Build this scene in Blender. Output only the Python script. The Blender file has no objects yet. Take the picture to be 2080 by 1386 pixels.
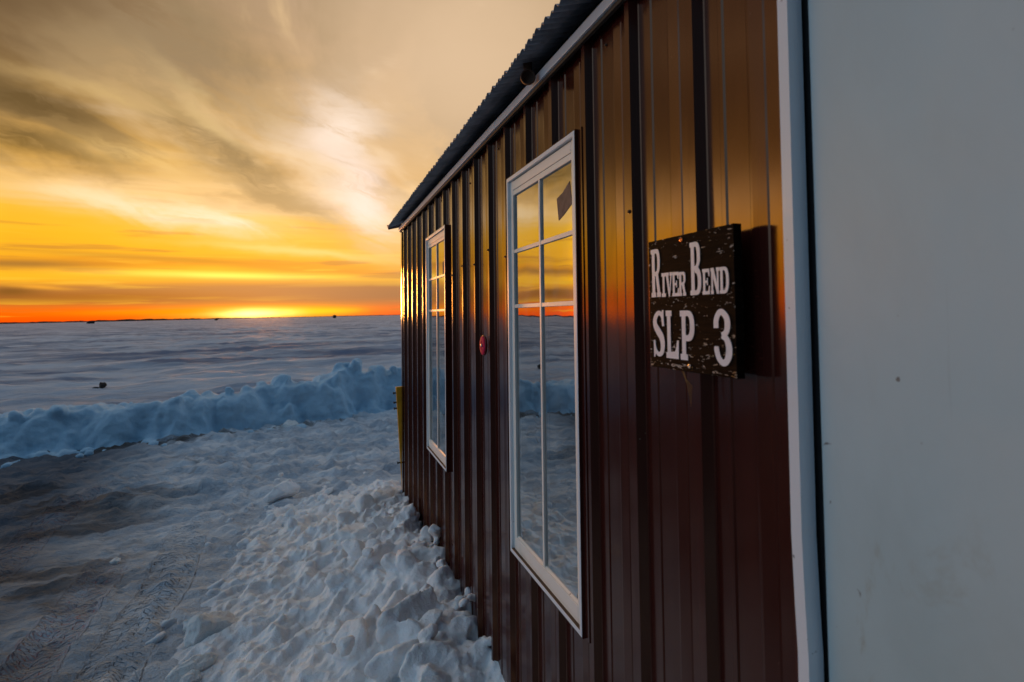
import bpy, bmesh, math, random
import numpy as np
from mathutils import Matrix, Vector
R = math.radians
sc = bpy.context.scene
COL = sc.collection
rng = np.random.default_rng(7)
random.seed(5)

# ------------------------------------------------------------------ camera
TH, Q, ROLL, F, CX = R(18.75), R(1.9), 0.022, 1155.0, 1040.0
CY = 635 - F * math.tan(Q)
CAM = np.array([-0.68, 0.0, 1.65])
fw = np.array([math.sin(TH)*math.cos(Q), math.cos(TH)*math.cos(Q), math.sin(Q)])
rt0 = np.array([math.cos(TH), -math.sin(TH), 0.0]); up0 = np.cross(rt0, fw)
rt = rt0*math.cos(ROLL) - up0*math.sin(ROLL)
up = up0*math.cos(ROLL) + rt0*math.sin(ROLL)
cd = bpy.data.cameras.new("camera"); cam = bpy.data.objects.new("camera", cd); COL.objects.link(cam)
m = Matrix.Identity(4)
for i in range(3):
    m[i][0], m[i][1], m[i][2], m[i][3] = rt[i], up[i], -fw[i], CAM[i]
cam.matrix_world = m
cd.sensor_width = 36.0; cd.lens = 36.0*F/2080.0
cd.shift_y = -(693.0-CY)/2080.0
cd.clip_start = 0.02; cd.clip_end = 30000
cd.dof.use_dof = True; cd.dof.focus_distance = 2.1; cd.dof.aperture_fstop = 5.0
sc.camera = cam

def ray(px, py):
    d = fw + rt*(px-CX)/F - up*(py-CY)/F
    return d/np.linalg.norm(d)
def on_ground(px, py, z=0.0):
    r = ray(px, py); return CAM + r*((z-CAM[2])/r[2])
def sky_deg(px, py):
    r = ray(px, py)
    return math.degrees(math.atan2(r[0], r[1])), math.degrees(math.asin(r[2]))

# ------------------------------------------------------------------ render settings
sc.render.engine = 'CYCLES'
sc.cycles.use_denoising = True
try: sc.cycles.denoiser = 'OPENIMAGEDENOISE'
except Exception: pass
sc.cycles.max_bounces = 6; sc.cycles.glossy_bounces = 4; sc.cycles.diffuse_bounces = 3
sc.cycles.transparent_max_bounces = 8
sc.cycles.sample_clamp_indirect = 6.0
sc.cycles.caustics_reflective = False; sc.cycles.caustics_refractive = False
vs = sc.view_settings
sc.display_settings.display_device = 'sRGB'
vs.view_transform = 'Standard'; vs.look = 'None'; vs.exposure = 0.0; vs.gamma = 1.0
vs.use_curve_mapping = False

# ------------------------------------------------------------------ helpers: objects
def mesh_obj(name, verts, faces, mat=None, parent=None, smooth=False):
    me = bpy.data.meshes.new(name)
    if isinstance(verts, np.ndarray) and isinstance(faces, np.ndarray):
        n, k = faces.shape
        me.vertices.add(len(verts)); me.vertices.foreach_set('co', verts.astype(np.float32).ravel())
        me.loops.add(n*k); me.loops.foreach_set('vertex_index', faces.astype(np.int32).ravel())
        me.polygons.add(n); me.polygons.foreach_set('loop_start', np.arange(0, n*k, k, dtype=np.int32))
        me.update(calc_edges=True)
    else:
        me.from_pydata([tuple(v) for v in verts], [], [tuple(f) for f in faces]); me.update()
    if smooth: me.polygons.foreach_set('use_smooth', [True]*len(me.polygons))
    o = bpy.data.objects.new(name, me); COL.objects.link(o)
    if mat: me.materials.append(mat)
    if parent: o.parent = parent
    return o
def tag(o, label=None, cat=None, group=None, kind=None):
    if label: o['label'] = label
    if cat: o['category'] = cat
    if group: o['group'] = group
    if kind: o['kind'] = kind
    return o
def empty(name, loc=(0,0,0), rot=(0,0,0)):
    o = bpy.data.objects.new(name, None); COL.objects.link(o)
    o.location = loc; o.rotation_euler = rot; o.empty_display_size = 0.1
    return o
class MB:
    def __init__(s): s.v = []; s.f = []
    def add(s, verts, faces):
        b = len(s.v); s.v += [tuple(p) for p in verts]; s.f += [tuple(b+i for i in f) for f in faces]; return s
    def box(s, x0, x1, y0, y1, z0, z1):
        x0, x1 = sorted((x0, x1)); y0, y1 = sorted((y0, y1)); z0, z1 = sorted((z0, z1))
        return s.add([(x0,y0,z0),(x1,y0,z0),(x1,y1,z0),(x0,y1,z0),(x0,y0,z1),(x1,y0,z1),(x1,y1,z1),(x0,y1,z1)],
              [(0,3,2,1),(4,5,6,7),(0,1,5,4),(1,2,6,5),(2,3,7,6),(3,0,4,7)])
    def prism(s, poly, axis, a, b):
        """extrude a 2D polygon along axis ('x','y','z') from a to b"""
        def P(p, t):
            return {'x': (t, p[0], p[1]), 'y': (p[0], t, p[1]), 'z': (p[0], p[1], t)}[axis]
        n = len(poly)
        return s.add([P(p, a) for p in poly] + [P(p, b) for p in poly],
              [tuple(range(n)), tuple(range(2*n-1, n-1, -1))] + [(i, (i+1) % n, n+(i+1) % n, n+i) for i in range(n)])
    def lathe(s, prof, c, axis='x', seg=24):
        """prof: list of (radius, height) along the axis from centre c"""
        vs_ = []
        for r, h in prof:
            for k in range(seg):
                a = 2*math.pi*k/seg; u, w = r*math.cos(a), r*math.sin(a)
                vs_.append({'x': (c[0]+h, c[1]+u, c[2]+w), 'z': (c[0]+u, c[1]+w, c[2]+h), 'y': (c[0]+u, c[1]+h, c[2]+w)}[axis])
        fs = [(i*seg+k, i*seg+(k+1) % seg, (i+1)*seg+(k+1) % seg, (i+1)*seg+k) for i in range(len(prof)-1) for k in range(seg)]
        fs.append(tuple(range(seg))[::-1]); fs.append(tuple((len(prof)-1)*seg+k for k in range(seg)))
        return s.add(vs_, fs)
    def tube(s, pts, r, seg=8):
        pts = [Vector(p) for p in pts]; rings = []
        for i, p in enumerate(pts):
            t = (pts[min(i+1, len(pts)-1)] - pts[max(i-1, 0)]).normalized()
            a = t.cross(Vector((0.3, 0.2, 1))); a = (a if a.length > 1e-4 else t.cross(Vector((1, 0, 0)))).normalized(); b = t.cross(a)
            rr = r[i] if isinstance(r, (list, tuple)) else r
            rings += [tuple(p + rr*(a*math.cos(2*math.pi*k/seg) + b*math.sin(2*math.pi*k/seg))) for k in range(seg)]
        n = len(pts)
        fs = [(i*seg+k, i*seg+(k+1) % seg, (i+1)*seg+(k+1) % seg, (i+1)*seg+k) for i in range(n-1) for k in range(seg)]
        fs += [tuple(range(seg))[::-1], tuple((n-1)*seg+k for k in range(seg))]
        return s.add(rings, fs)
    def build(s, name, mat, parent=None, smooth=False, bevel=0.0):
        o = mesh_obj(name, s.v, s.f, mat, parent, smooth)
        bm = bmesh.new(); bm.from_mesh(o.data); bmesh.ops.recalc_face_normals(bm, faces=bm.faces); bm.to_mesh(o.data); bm.free()
        if smooth:
            try: o.data.set_sharp_from_angle(angle=R(40))
            except Exception: pass
        if bevel:
            b = o.modifiers.new("bevel", 'BEVEL'); b.width = bevel; b.segments = 2; b.limit_method = 'ANGLE'; b.angle_limit = R(40)
        return o

# ------------------------------------------------------------------ helpers: numpy noise
def _hash(ix, iy, iz, seed):
    h = (ix*374761393 + iy*668265263 + iz*2147483647 + seed*1274126177) & 0xffffffff
    h = ((h ^ (h >> 13))*1274126177) & 0xffffffff
    h = h ^ (h >> 16)
    return h
def perlin2(x, y, seed=0):
    x = np.asarray(x, float); y = np.asarray(y, float)
    xi = np.floor(x).astype(np.int64); yi = np.floor(y).astype(np.int64)
    fx = x-xi; fy = y-yi
    ux = fx*fx*fx*(fx*(fx*6-15)+10); uy = fy*fy*fy*(fy*(fy*6-15)+10)
    def g(dx, dy):
        a = _hash(xi+dx, yi+dy, 0, seed)/4294967295.0*2*np.pi
        return np.cos(a)*(fx-dx) + np.sin(a)*(fy-dy)
    a = g(0,0); b = g(1,0); c = g(0,1); d = g(1,1)
    return 1.5*((a*(1-ux)+b*ux)*(1-uy) + (c*(1-ux)+d*ux)*uy)
def perlin3(p, seed=0):
    p = np.asarray(p, float); i = np.floor(p).astype(np.int64); f = p-i
    u = f*f*f*(f*(f*6-15)+10); out = 0
    for dx in (0,1):
        for dy in (0,1):
            for dz in (0,1):
                h = _hash(i[:,0]+dx, i[:,1]+dy, i[:,2]+dz, seed)
                a = (h & 0xffff)/65535.0*2*np.pi; cz = ((h >> 16) & 0xffff)/65535.0*2-1; sz = np.sqrt(1-cz*cz)
                g = np.cos(a)*sz*(f[:,0]-dx) + np.sin(a)*sz*(f[:,1]-dy) + cz*(f[:,2]-dz)
                w = (u[:,0] if dx else 1-u[:,0])*(u[:,1] if dy else 1-u[:,1])*(u[:,2] if dz else 1-u[:,2])
                out = out + w*g
    return out*1.4
def fbm2(x, y, o=4, seed=0, gain=0.5):
    s = 0; a = 1.0
    for k in range(o):
        s = s + a*perlin2(x*2**k, y*2**k, seed+k*17); a *= gain
    return s
def fbm3(p, o=3, seed=0, gain=0.5):
    s = 0; a = 1.0
    for k in range(o):
        s = s + a*perlin3(p*2**k, seed+k*13); a *= gain
    return s
def sstep(a, b, x):
    t = np.clip((x-a)/(b-a), 0, 1); return t*t*(3-2*t)

# ------------------------------------------------------------------ node helpers
class NT:
    """small expression builder over shader nodes"""
    def __init__(s, tree): s.t = tree; s.n = tree.nodes; s.l = tree.links
    def node(s, typ, **kw):
        n = s.n.new(typ)
        for k, v in kw.items(): setattr(n, k, v)
        return n
    def put(s, sock, v):
        if isinstance(v, bpy.types.NodeSocket): s.l.new(v, sock)
        elif v is not None: sock.default_value = v
    def m(s, op, a, b=None, c=None, clamp=False):
        n = s.node('ShaderNodeMath', operation=op, use_clamp=clamp)
        for i, v in enumerate((a, b, c)):
            if v is not None: s.put(n.inputs[i], v)
        return n.outputs[0]
    def add(s, a, b): return s.m('ADD', a, b)
    def sub(s, a, b): return s.m('SUBTRACT', a, b)
    def mul(s, a, b): return s.m('MULTIPLY', a, b)
    def vec(s, x, y, z):
        n = s.node('ShaderNodeCombineXYZ')
        for i, v in enumerate((x, y, z)): s.put(n.inputs[i], v)
        return n.outputs[0]
    def sep(s, v):
        n = s.node('ShaderNodeSeparateXYZ'); s.l.new(v, n.inputs[0]); return n.outputs
    def noise(s, v, scale=1, detail=4, rough=0.5, dist=0.0, lac=2.0):
        n = s.node('ShaderNodeTexNoise'); s.put(n.inputs['Vector'], v)
        n.inputs['Scale'].default_value = scale; n.inputs['Detail'].default_value = detail
        n.inputs['Roughness'].default_value = rough; n.inputs['Distortion'].default_value = dist
        n.inputs['Lacunarity'].default_value = lac
        return n.outputs[0]
    def ss(s, v, a, b, lo=0.0, hi=1.0):
        n = s.node('ShaderNodeMapRange', interpolation_type='SMOOTHSTEP')
        s.put(n.inputs[0], v); n.inputs[1].default_value = a; n.inputs[2].default_value = b
        n.inputs[3].default_value = lo; n.inputs[4].default_value = hi
        return n.outputs[0]
    def lin(s, v, a, b, lo=0.0, hi=1.0):
        n = s.node('ShaderNodeMapRange'); s.put(n.inputs[0], v)
        n.inputs[1].default_value = a; n.inputs[2].default_value = b; n.inputs[3].default_value = lo; n.inputs[4].default_value = hi
        return n.outputs[0]
    def ramp(s, v, stops, interp='LINEAR'):
        n = s.node('ShaderNodeValToRGB'); cr = n.color_ramp; cr.interpolation = interp
        while len(cr.elements) > 1: cr.elements.remove(cr.elements[-1])
        cr.elements[0].position = stops[0][0]; cr.elements[0].color = (*stops[0][1], 1)
        for p, c in stops[1:]:
            e = cr.elements.new(p); e.color = (*c, 1)
        s.put(n.inputs[0], v); return n.outputs[0]
    def mix(s, f, a, b, mode='MIX'):
        n = s.node('ShaderNodeMix', data_type='RGBA', blend_type=mode)
        s.put(n.inputs[0], f)
        for i, v in ((6, a), (7, b)):
            if isinstance(v, (tuple, list)): v = (*v, 1) if len(v) == 3 else v
            s.put(n.inputs[i], v)
        return n.outputs[2]
    def bump(s, h, strength=0.5, dist=0.01, normal=None):
        n = s.node('ShaderNodeBump'); s.put(n.inputs['Height'], h)
        n.inputs['Strength'].default_value = strength; n.inputs['Distance'].default_value = dist
        if normal is not None: s.l.new(normal, n.inputs['Normal'])
        return n.outputs[0]
def new_mat(name):
    mt = bpy.data.materials.new(name); mt.use_nodes = True
    nt = NT(mt.node_tree); p = mt.node_tree.nodes['Principled BSDF']
    return mt, nt, p
def obj_co(nt): return nt.node('ShaderNodeTexCoord').outputs['Object']
def geo_pos(nt): return nt.node('ShaderNodeNewGeometry').outputs['Position']

# ------------------------------------------------------------------ world: sunset sky
SUN_AZ, SUN_EL = -5.0, 2.0       # degrees; azimuth measured from +Y towards +X
world = bpy.data.worlds.new("World"); sc.world = world; world.use_nodes = True
wt = world.node_tree; wt.nodes.clear(); W = NT(wt)
def build_sky():
    co = W.node('ShaderNodeTexCoord').outputs['Generated']
    x, y, z = W.sep(co)
    A = W.m('DEGREES', W.m('ARCTAN2', x, y)); E = W.m('DEGREES', W.m('ARCSINE', z))
    # cloud-sheet coordinates: streaks run towards a point right of the sun
    inv = W.m('DIVIDE', 1.0, W.add(W.m('MAXIMUM', z, 0.0), 0.11))
    ca, sa = math.cos(R(14)), math.sin(R(14))
    along = W.mul(W.add(W.mul(x, sa), W.mul(y, ca)), inv)
    across = W.mul(W.sub(W.mul(x, ca), W.mul(y, sa)), inv)
    n1 = W.noise(W.vec(W.mul(across, 1.0), W.mul(along, 0.42), 0.3), 1.9, 5, 0.58, 0.6)
    n2 = W.noise(W.vec(W.mul(across, 1.4), W.mul(along, 0.9), 5.2), 2.6, 4, 0.58, 0.3)
    wis = W.noise(W.vec(W.mul(A, 0.055), W.mul(E, 0.21), 1.7), 1.0, 4, 0.62, 0.35)
    hz = W.noise(W.vec(W.mul(A, 0.035), W.mul(E, 0.55), 9.1), 1.0, 3, 0.55, 0.25)
    hz2 = W.noise(W.vec(W.mul(A, 0.075), W.mul(E, 1.25), 3.4), 1.0, 4, 0.55, 0.2)
    Ew = W.add(E, W.mul(W.sub(hz, 0.5), W.ss(E, 0.0, 9.0, 0.5, 7.0)))
    def st(e, c): return (max(0.0, min(1.0, e/60.0)), c)
    sunset = W.ramp(W.m('DIVIDE', Ew, 60.0), [
        st(0.0, (1.0, .075, .0)), st(0.9, (1.0, .12, .0)), st(1.35, (.75, .16, .012)), st(1.9, (.40, .14, .035)), st(2.7, (.44, .16, .03)),
        st(3.3, (.95, .40, .004)), st(3.9, (1.0, .50, .008)), st(4.7, (.84, .29, .003)), st(5.6, (.98, .44, .004)),
        st(7.0, (1.0, .47, .003)), st(8.6, (1.0, .52, .02)), st(9.8, (1.0, .64, .25)), st(11.5, (.96, .60, .24)), st(14.0, (.72, .39, .085)),
        st(18.0, (.55, .315, .085)), st(24.0, (.45, .27, .12)), st(31.0, (.38, .25, .155)), st(42.0, (.46, .42, .41)), st(60.0, (.17, .25, .34))])
    # fade of the sunset round the horizon
    back = W.ramp(W.m('DIVIDE', E, 90.0), [(0.0, (.006, .030, .062)), (.12, (.008, .040, .082)), (.4, (.012, .050, .10)), (.65, (.03, .085, .16)), (1.0, (.07, .16, .27))])
    side = W.ramp(W.m('DIVIDE', E, 90.0), [(0.0, (.32, .48, .68)), (.1, (.41, .63, .88)), (.3, (.42, .64, .90)), (.6, (.22, .38, .56)), (1.0, (.07, .16, .27))])
    dA = W.m('ABSOLUTE', W.add(A, 12.0))
    c = W.mix(W.ss(dA, 104.0, 128.0), side, back)
    # glow and ember band added to the unseen sky so the wall reflects gold
    glow = W.mul(W.mul(W.ss(A, -22.5, -33.0), W.ss(A, -60.0, -45.0)), W.ss(E, 16.0, 8.0))
    gain = W.add(1.0, W.mul(glow, 2.8))
    sunset = W.mix(1.0, sunset, W.vec(gain, gain, gain), 'MULTIPLY')
    dS = W.m('MAXIMUM', W.mul(W.add(A, 12.0), -1.0), W.mul(W.add(A, 12.0), .6))
    c = W.mix(W.ss(dS, 36.0, 56.0), sunset, c)
    ember = W.mul(W.mul(W.ss(A, -24.0, -32.0), W.ss(A, -60.0, -45.0)), W.ss(E, 4.4, 1.6))
    c = W.mix(W.mul(ember, .92), c, (4.2, .62, .0))
    front = W.ss(dA, 95.0, 55.0)
    # streaks near the horizon
    lowm = W.mul(W.ss(E, 14.0, 3.0), front)
    st1 = W.ss(hz2, 0.54, 0.65)
    c = W.mix(W.mul(W.mul(st1, lowm), 0.75), c, (.50, .18, .02))
    st2 = W.ss(hz2, 0.44, 0.34)
    c = W.mix(W.mul(W.mul(st2, lowm), 0.55), c, (1.1, .60, .03))
    # upper cloud texture
    upm = W.mul(W.ss(E, 8.0, 15.0), front)
    c = W.mix(W.mul(W.mul(W.ss(n1, 0.49, 0.62), upm), 0.72), c, (.24, .15, .055))
    c = W.mix(W.mul(W.mul(W.ss(n1, 0.49, 0.36), upm), 0.60), c, (.96, .64, .30))
    c = W.mix(W.mul(W.mul(W.ss(n2, 0.55, 0.70), upm), 0.30), c, (.26, .19, .10))
    c = W.mix(W.mul(W.mul(W.ss(wis, 0.56, 0.72), upm), 0.38), c, (.98, .74, .48))
    # single clouds and bright openings: (x, y, half width, half height, tilt, colour, strength), written as seen, laid out in degrees of sky
    wa = W.mul(W.sub(W.noise(W.vec(W.mul(A, .12), W.mul(E, .2), 2.2), 1, 4, .6), .5), 5.0)
    we = W.mul(W.sub(W.noise(W.vec(W.mul(A, .12), W.mul(E, .3), 7.7), 1, 4, .6), .5), 3.6)
    Aw = W.add(A, wa); Eb = W.add(E, W.mul(we, W.ss(E, 2.0, 12.0, 0.12, 1.0)))
    Al = W.add(A, W.mul(wa, .8)); vlow = W.vec(Al, E, 0.0); vhigh = W.vec(Aw, Eb, 0.0)
    blobs = [
        (950, 120, 330, 260, 0, (.84, .59, .37), .8),
        (-20, -30, 430, 250, 12, (.125, .066, .022), .97),
        (330, 60, 210, 90, 20, (.36, .25, .13), .6),
        (75, 205, 140, 34, -16, (.135, .075, .018), 1.0),
        (60, 285, 130, 32, -6, (.135, .075, .016), 1.0),
        (165, 315, 100, 28, -12, (.19, .105, .024), .95),
        (385, 255, 110, 46, -34, (.27, .18, .075), .8),
        (500, 345, 150, 34, -36, (.30, .195, .08), .9),
        (610, 420, 120, 24, -22, (.52, .34, .15), .8),
        (400, 130, 150, 70, -30, (.30, .205, .11), .6),
        (430, 235, 90, 16, -42, (.78, .55, .24), .6),
        (250, 190, 180, 20, -8, (.70, .46, .17), .5),
        (560, 250, 90, 40, -40, (.62, .44, .24), .5),
        (300, 330, 120, 30, -10, (.90, .58, .20), .6),
        (690, 265, 60, 70, -70, (1.0, .80, .64), .85),
        (730, 400, 90, 45, -50, (1.08, .86, .74), .95),
        (640, 350, 110, 26, -30, (.92, .68, .42), .55),
        (200, 405, 230, 22, -4, (1.05, .76, .42), .8),
        (430, 450, 150, 24, -6, (1.08, .84, .58), .9),
        (-150, 345, 200, 75, 0, (1.0, .50, .03), .85),
        (100, 465, 260, 22, -2, (1.0, .49, .004), .7),
        (40, 536, 170, 11, 1, (.36, .15, .02), .95),
        (330, 526, 260, 7, -2, (.55, .23, .015), .8),
        (620, 515, 170, 7, -4, (1.0, .70, .24), .7),
        (480, 561, 190, 6.5, -1, (1.7, 1.05, .14), 1.0),
        (150, 565, 130, 5, 0, (1.0, .50, .01), .6),
        (680, 596, 320, 24, -1, (.33, .16, .085), 1.0),
        (150, 604, 300, 14, 0, (.33, .105, .018), .95),
        (8, 592, 60, 12, 0, (.13, .05, .01), .8),
        (70, 583, 60, 5, -4, (.90, .38, .03), .8),
        (545, 634, 150, 11, 0, (1.5, .70, .01), .95),
        (520, 637, 60, 8, 0, (2.6, 1.9, .55), 1.0),
        (660, 632, 60, 5, 0, (1.4, .75, .02), .6),
        (300, 634, 160, 6, 0, (1.05, .30, .0), .6),
    ]
    fib = W.noise(W.vec(W.mul(W.sub(W.mul(Aw, .94), W.mul(Eb, .34)), .10), W.mul(W.add(W.mul(Eb, .94), W.mul(Aw, .34)), .42), 4.4), 1.0, 5, .64, .5)
    fib = W.ss(fib, .34, .62, .35, 1.15)
    for px, py, sx, sy, tilt, colr, k in blobs:
        a0, e0 = sky_deg(px, py)
        low = e0 < 6
        dpp = math.degrees(math.atan((px-CX+1)/F) - math.atan((px-CX)/F))
        sa_, se_ = sx*dpp, sy*dpp*1.05
        mp = W.node('ShaderNodeMapping', vector_type='TEXTURE'); W.l.new(vlow if low else vhigh, mp.inputs[0])
        mp.inputs[1].default_value = (a0, e0, 0); mp.inputs[2].default_value = (0, 0, R(tilt)); mp.inputs[3].default_value = (sa_, se_, 1)
        dt = W.node('ShaderNodeVectorMath', operation='DOT_PRODUCT'); W.l.new(mp.outputs[0], dt.inputs[0]); W.l.new(mp.outputs[0], dt.inputs[1])
        g = W.m('POWER', math.exp(-0.8), dt.outputs['Value'])
        if e0 > 6.5 and sx < 300: g = W.mul(g, fib)
        c = W.mix(W.m('MULTIPLY', g, k, clamp=True), c, colr)
    # dim physical twilight sky under the clouds
    sky = W.node('ShaderNodeTexSky', sky_type='NISHITA', sun_disc=False)
    sky.sun_elevation = R(SUN_EL); sky.sun_rotation = R(SUN_AZ)
    sky.air_density = 1.0; sky.dust_density = 2.0
    addn = W.node('ShaderNodeAddShader')
    b1 = W.node('ShaderNodeBackground'); W.l.new(c, b1.inputs[0]); b1.inputs[1].default_value = 1.0
    b2 = W.node('ShaderNodeBackground'); W.l.new(sky.outputs[0], b2.inputs[0]); b2.inputs[1].default_value = 0.01
    W.l.new(b1.outputs[0], addn.inputs[0]); W.l.new(b2.outputs[0], addn.inputs[1])
    out = W.node('ShaderNodeOutputWorld'); W.l.new(addn.outputs[0], out.inputs[0])
build_sky()
world.cycles.sampling_method = 'MANUAL'; world.cycles.sample_map_resolution = 1024

sl = bpy.data.lights.new("sun", 'SUN'); so = bpy.data.objects.new("sun", sl); COL.objects.link(so)
sl.energy = 1.1; sl.angle = R(5.0); sl.color = (1.0, .34, .06)
d = Vector((math.sin(R(SUN_AZ))*math.cos(R(SUN_EL)), math.cos(R(SUN_AZ))*math.cos(R(SUN_EL)), math.sin(R(SUN_EL))))
so.rotation_euler = d.to_track_quat('Z', 'Y').to_euler()
so.location = (-3, 12, 4)

# ------------------------------------------------------------------ materials
def mat_snow(name, base=(.80, .83, .87), dirt=0.0, sss=True):
    mt, nt, p = new_mat(name); co = geo_pos(nt)
    n = nt.noise(co, 9.0, 5, .6); g = nt.noise(co, 160.0, 3, .6); b = nt.noise(co, 38.0, 4, .6)
    col = nt.mix(nt.ss(n, .42, .7), base, tuple(v*.90 for v in base))
    if dirt:
        dn = nt.noise(co, 3.1, 6, .65, .4)
        col = nt.mix(nt.mul(nt.ss(dn, .56, .74), dirt), col, (.36, .27, .20))
    if name == 'bank_snow':   # packed, dirtier snow where the bank thins out on the track
        zz = nt.sep(co)[2]; xx = nt.sep(co)[0]
        thin = nt.mul(nt.ss(nt.add(zz, nt.mul(nt.sub(n, .5), .08)), .075, .01), nt.ss(xx, -.75, -1.35))
        col = nt.mix(nt.mul(thin, .6), col, (.56, .59, .63))
    nt.l.new(col, p.inputs['Base Color'])
    p.inputs['Roughness'].default_value = .72; p.inputs['Specular IOR Level'].default_value = .25
    if sss:
        p.inputs['Subsurface Weight'].default_value = .18; p.inputs['Subsurface Radius'].default_value = (.5, .8, 1.0)
        p.inputs['Subsurface Scale'].default_value = .02
    h = nt.add(nt.mul(g, .45), b)
    nt.l.new(nt.bump(h, .75, .015), p.inputs['Normal'])
    return mt
M = {}
M['bank'] = mat_snow('bank_snow', (.94, .94, .94), dirt=.20)
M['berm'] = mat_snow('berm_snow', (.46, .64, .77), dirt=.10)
M['chunk'] = mat_snow('chunk_snow', (.80, .80, .78), dirt=.4)

def mat_ground():
    mt, nt, p = new_mat('ground_snow'); co = geo_pos(nt); x, y, z = nt.sep(co)
    # plowed road: dirty packed snow between the berm and the hut; clean wind-packed snow beyond
    bermy = nt.add(8.9, nt.mul(nt.m('MAXIMUM', nt.add(x, 2.4), 0.0), 0.36))
    road = nt.mul(nt.ss(nt.sub(y, bermy), 0.15, -0.25), 1.0)
    n1 = nt.noise(nt.vec(nt.mul(x, .55), nt.mul(y, 1.7), 0), 1.7, 6, .66, .6)
    n2 = nt.noise(nt.vec(x, nt.mul(y, 1.6), 4), 3.6, 4, .65, .4)
    n3 = nt.noise(co, 22.0, 5, .65)
    ripple_shade = nt.noise(nt.vec(nt.add(nt.mul(x, .06), nt.mul(y, .02)), nt.mul(nt.add(y, nt.mul(x, -.12)), .40), 2), 1.0, 6, .70, .25)
    clean = nt.mix(nt.ss(ripple_shade, .40, .62), (.60, .63, .69), (.14, .19, .29))  # pale and dark streaks painted in for sunlit and shaded ripples
    pk = nt.mix(nt.ss(n1, .35, .62), (.78, .83, .88), (.48, .54, .61))
    pk = nt.mix(nt.mul(nt.ss(n2, .60, .74), .45), pk, (.22, .16, .12))
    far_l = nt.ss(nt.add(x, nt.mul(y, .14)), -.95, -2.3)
    pk = nt.mix(nt.mul(far_l, .88), pk, (.046, .056, .080))  # dirt plus dark corner shade painted into the track's left side
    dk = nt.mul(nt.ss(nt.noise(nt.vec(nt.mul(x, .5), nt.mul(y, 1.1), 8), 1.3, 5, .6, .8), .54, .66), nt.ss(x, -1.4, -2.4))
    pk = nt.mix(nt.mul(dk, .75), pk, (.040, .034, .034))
    # grit at the foot of the berm
    foot = nt.mul(nt.mul(nt.ss(nt.m('ABSOLUTE', nt.add(nt.sub(y, bermy), .38)), .30, .05), nt.ss(n2, .42, .55)), nt.mul(nt.ss(x, -4.2, -3.2), nt.ss(x, .2, -.6)))
    pk = nt.mix(nt.mul(foot, .7), pk, (.05, .035, .022))
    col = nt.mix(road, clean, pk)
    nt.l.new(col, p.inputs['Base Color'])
    p.inputs['Roughness'].default_value = .7; p.inputs['Specular IOR Level'].default_value = .25
    # tyre prints along the hut: bars across the track with fine side lines
    def track(xc, hw, pitch, y0, y1, slant):
        wob = nt.mul(nt.sub(nt.noise(nt.vec(0, y, xc), .7, 2, .5), .5), .25)
        dx = nt.add(nt.sub(x, xc), wob)
        inside = nt.ss(nt.m('ABSOLUTE', dx), hw, hw*.86)
        bars = nt.m('SINE', nt.mul(nt.add(nt.add(y, nt.mul(nt.m('ABSOLUTE', dx), slant)), nt.mul(n3, .012)), 2*math.pi/pitch))
        bars = nt.ss(bars, -.3, .5)
        groove = nt.ss(nt.m('ABSOLUTE', nt.m('SINE', nt.mul(dx, math.pi/(hw*.5)))), .0, .35)
        rng_ = nt.mul(nt.ss(y, y0, y0+.5), nt.ss(y, y1, y1-1.2))
        edge = nt.mul(nt.ss(nt.m('ABSOLUTE', nt.sub(nt.m('ABSOLUTE', dx), hw*1.08)), hw*.10, 0), .5)
        return nt.mul(nt.add(nt.mul(nt.mul(bars, groove), nt.mul(inside, -0.8)), edge), nt.mul(rng_, nt.mul(nt.ss(n1, .70, .52), nt.ss(n2, .72, .52))))
    tr = nt.add(track(-1.62, .13, .045, 2.4, 5.6, .5), track(-2.02, .12, .035, 2.3, 5.0, -.7))
    tr = nt.add(tr, nt.add(track(-2.75, .13, .045, 3.0, 7.0, .6), track(-3.3, .12, .05, 3.0, 6.6, .4)))
    grain = nt.add(nt.mul(nt.noise(co, 60.0, 4, .65), .5), nt.noise(nt.vec(x, nt.mul(y, 1.8), z), 14.0, 5, .62))
    rip = nt.noise(nt.vec(nt.mul(x, .35), nt.mul(y, 1.3), 0), 2.2, 5, .6, .3)
    nr = nt.bump(grain, 1.0, .038)
    nr = nt.bump(nt.mul(tr, road), 1.0, .020, nr)
    nr = nt.bump(nt.mul(rip, nt.sub(1.0, road)), .8, .10, nr)
    nt.l.new(nr, p.inputs['Normal'])
    return mt
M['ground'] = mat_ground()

def mat_siding():
    mt, nt, p = new_mat('brown_painted_steel'); co = obj_co(nt); x, y, z = nt.sep(co)
    n = nt.noise(co, 3.0, 5, .6)
    streak = nt.noise(nt.vec(nt.mul(x, 8), nt.mul(y, 30), nt.mul(z, .7)), 1.0, 5, .6)
    col = nt.mix(nt.ss(streak, .35, .75), (.044, .0080, .0055), (.056, .012, .0085))
    spk = nt.ss(nt.noise(co, 120.0, 2, .5), .76, .80)
    col = nt.mix(nt.mul(spk, .6), col, (.25, .17, .13))
    nt.l.new(col, p.inputs['Base Color'])
    rgh = nt.lin(n, .3, .7, .12, .18); nt.l.new(rgh, p.inputs['Roughness'])
    p.inputs['IOR'].default_value = 1.75; p.inputs['Specular Tint'].default_value = (1.0, .62, .40, 1); p.inputs['Specular IOR Level'].default_value = .5
    wav = nt.noise(nt.vec(nt.mul(x, 2), nt.mul(y, 4), nt.mul(z, 1.2)), 2.0, 2, .5)
    h = nt.add(nt.mul(wav, 1.0), nt.mul(nt.noise(co, 420.0, 2, .5), .012))
    nt.l.new(nt.bump(h, .10, .02), p.inputs['Normal'])
    return mt
M['siding'] = mat_siding()

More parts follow.
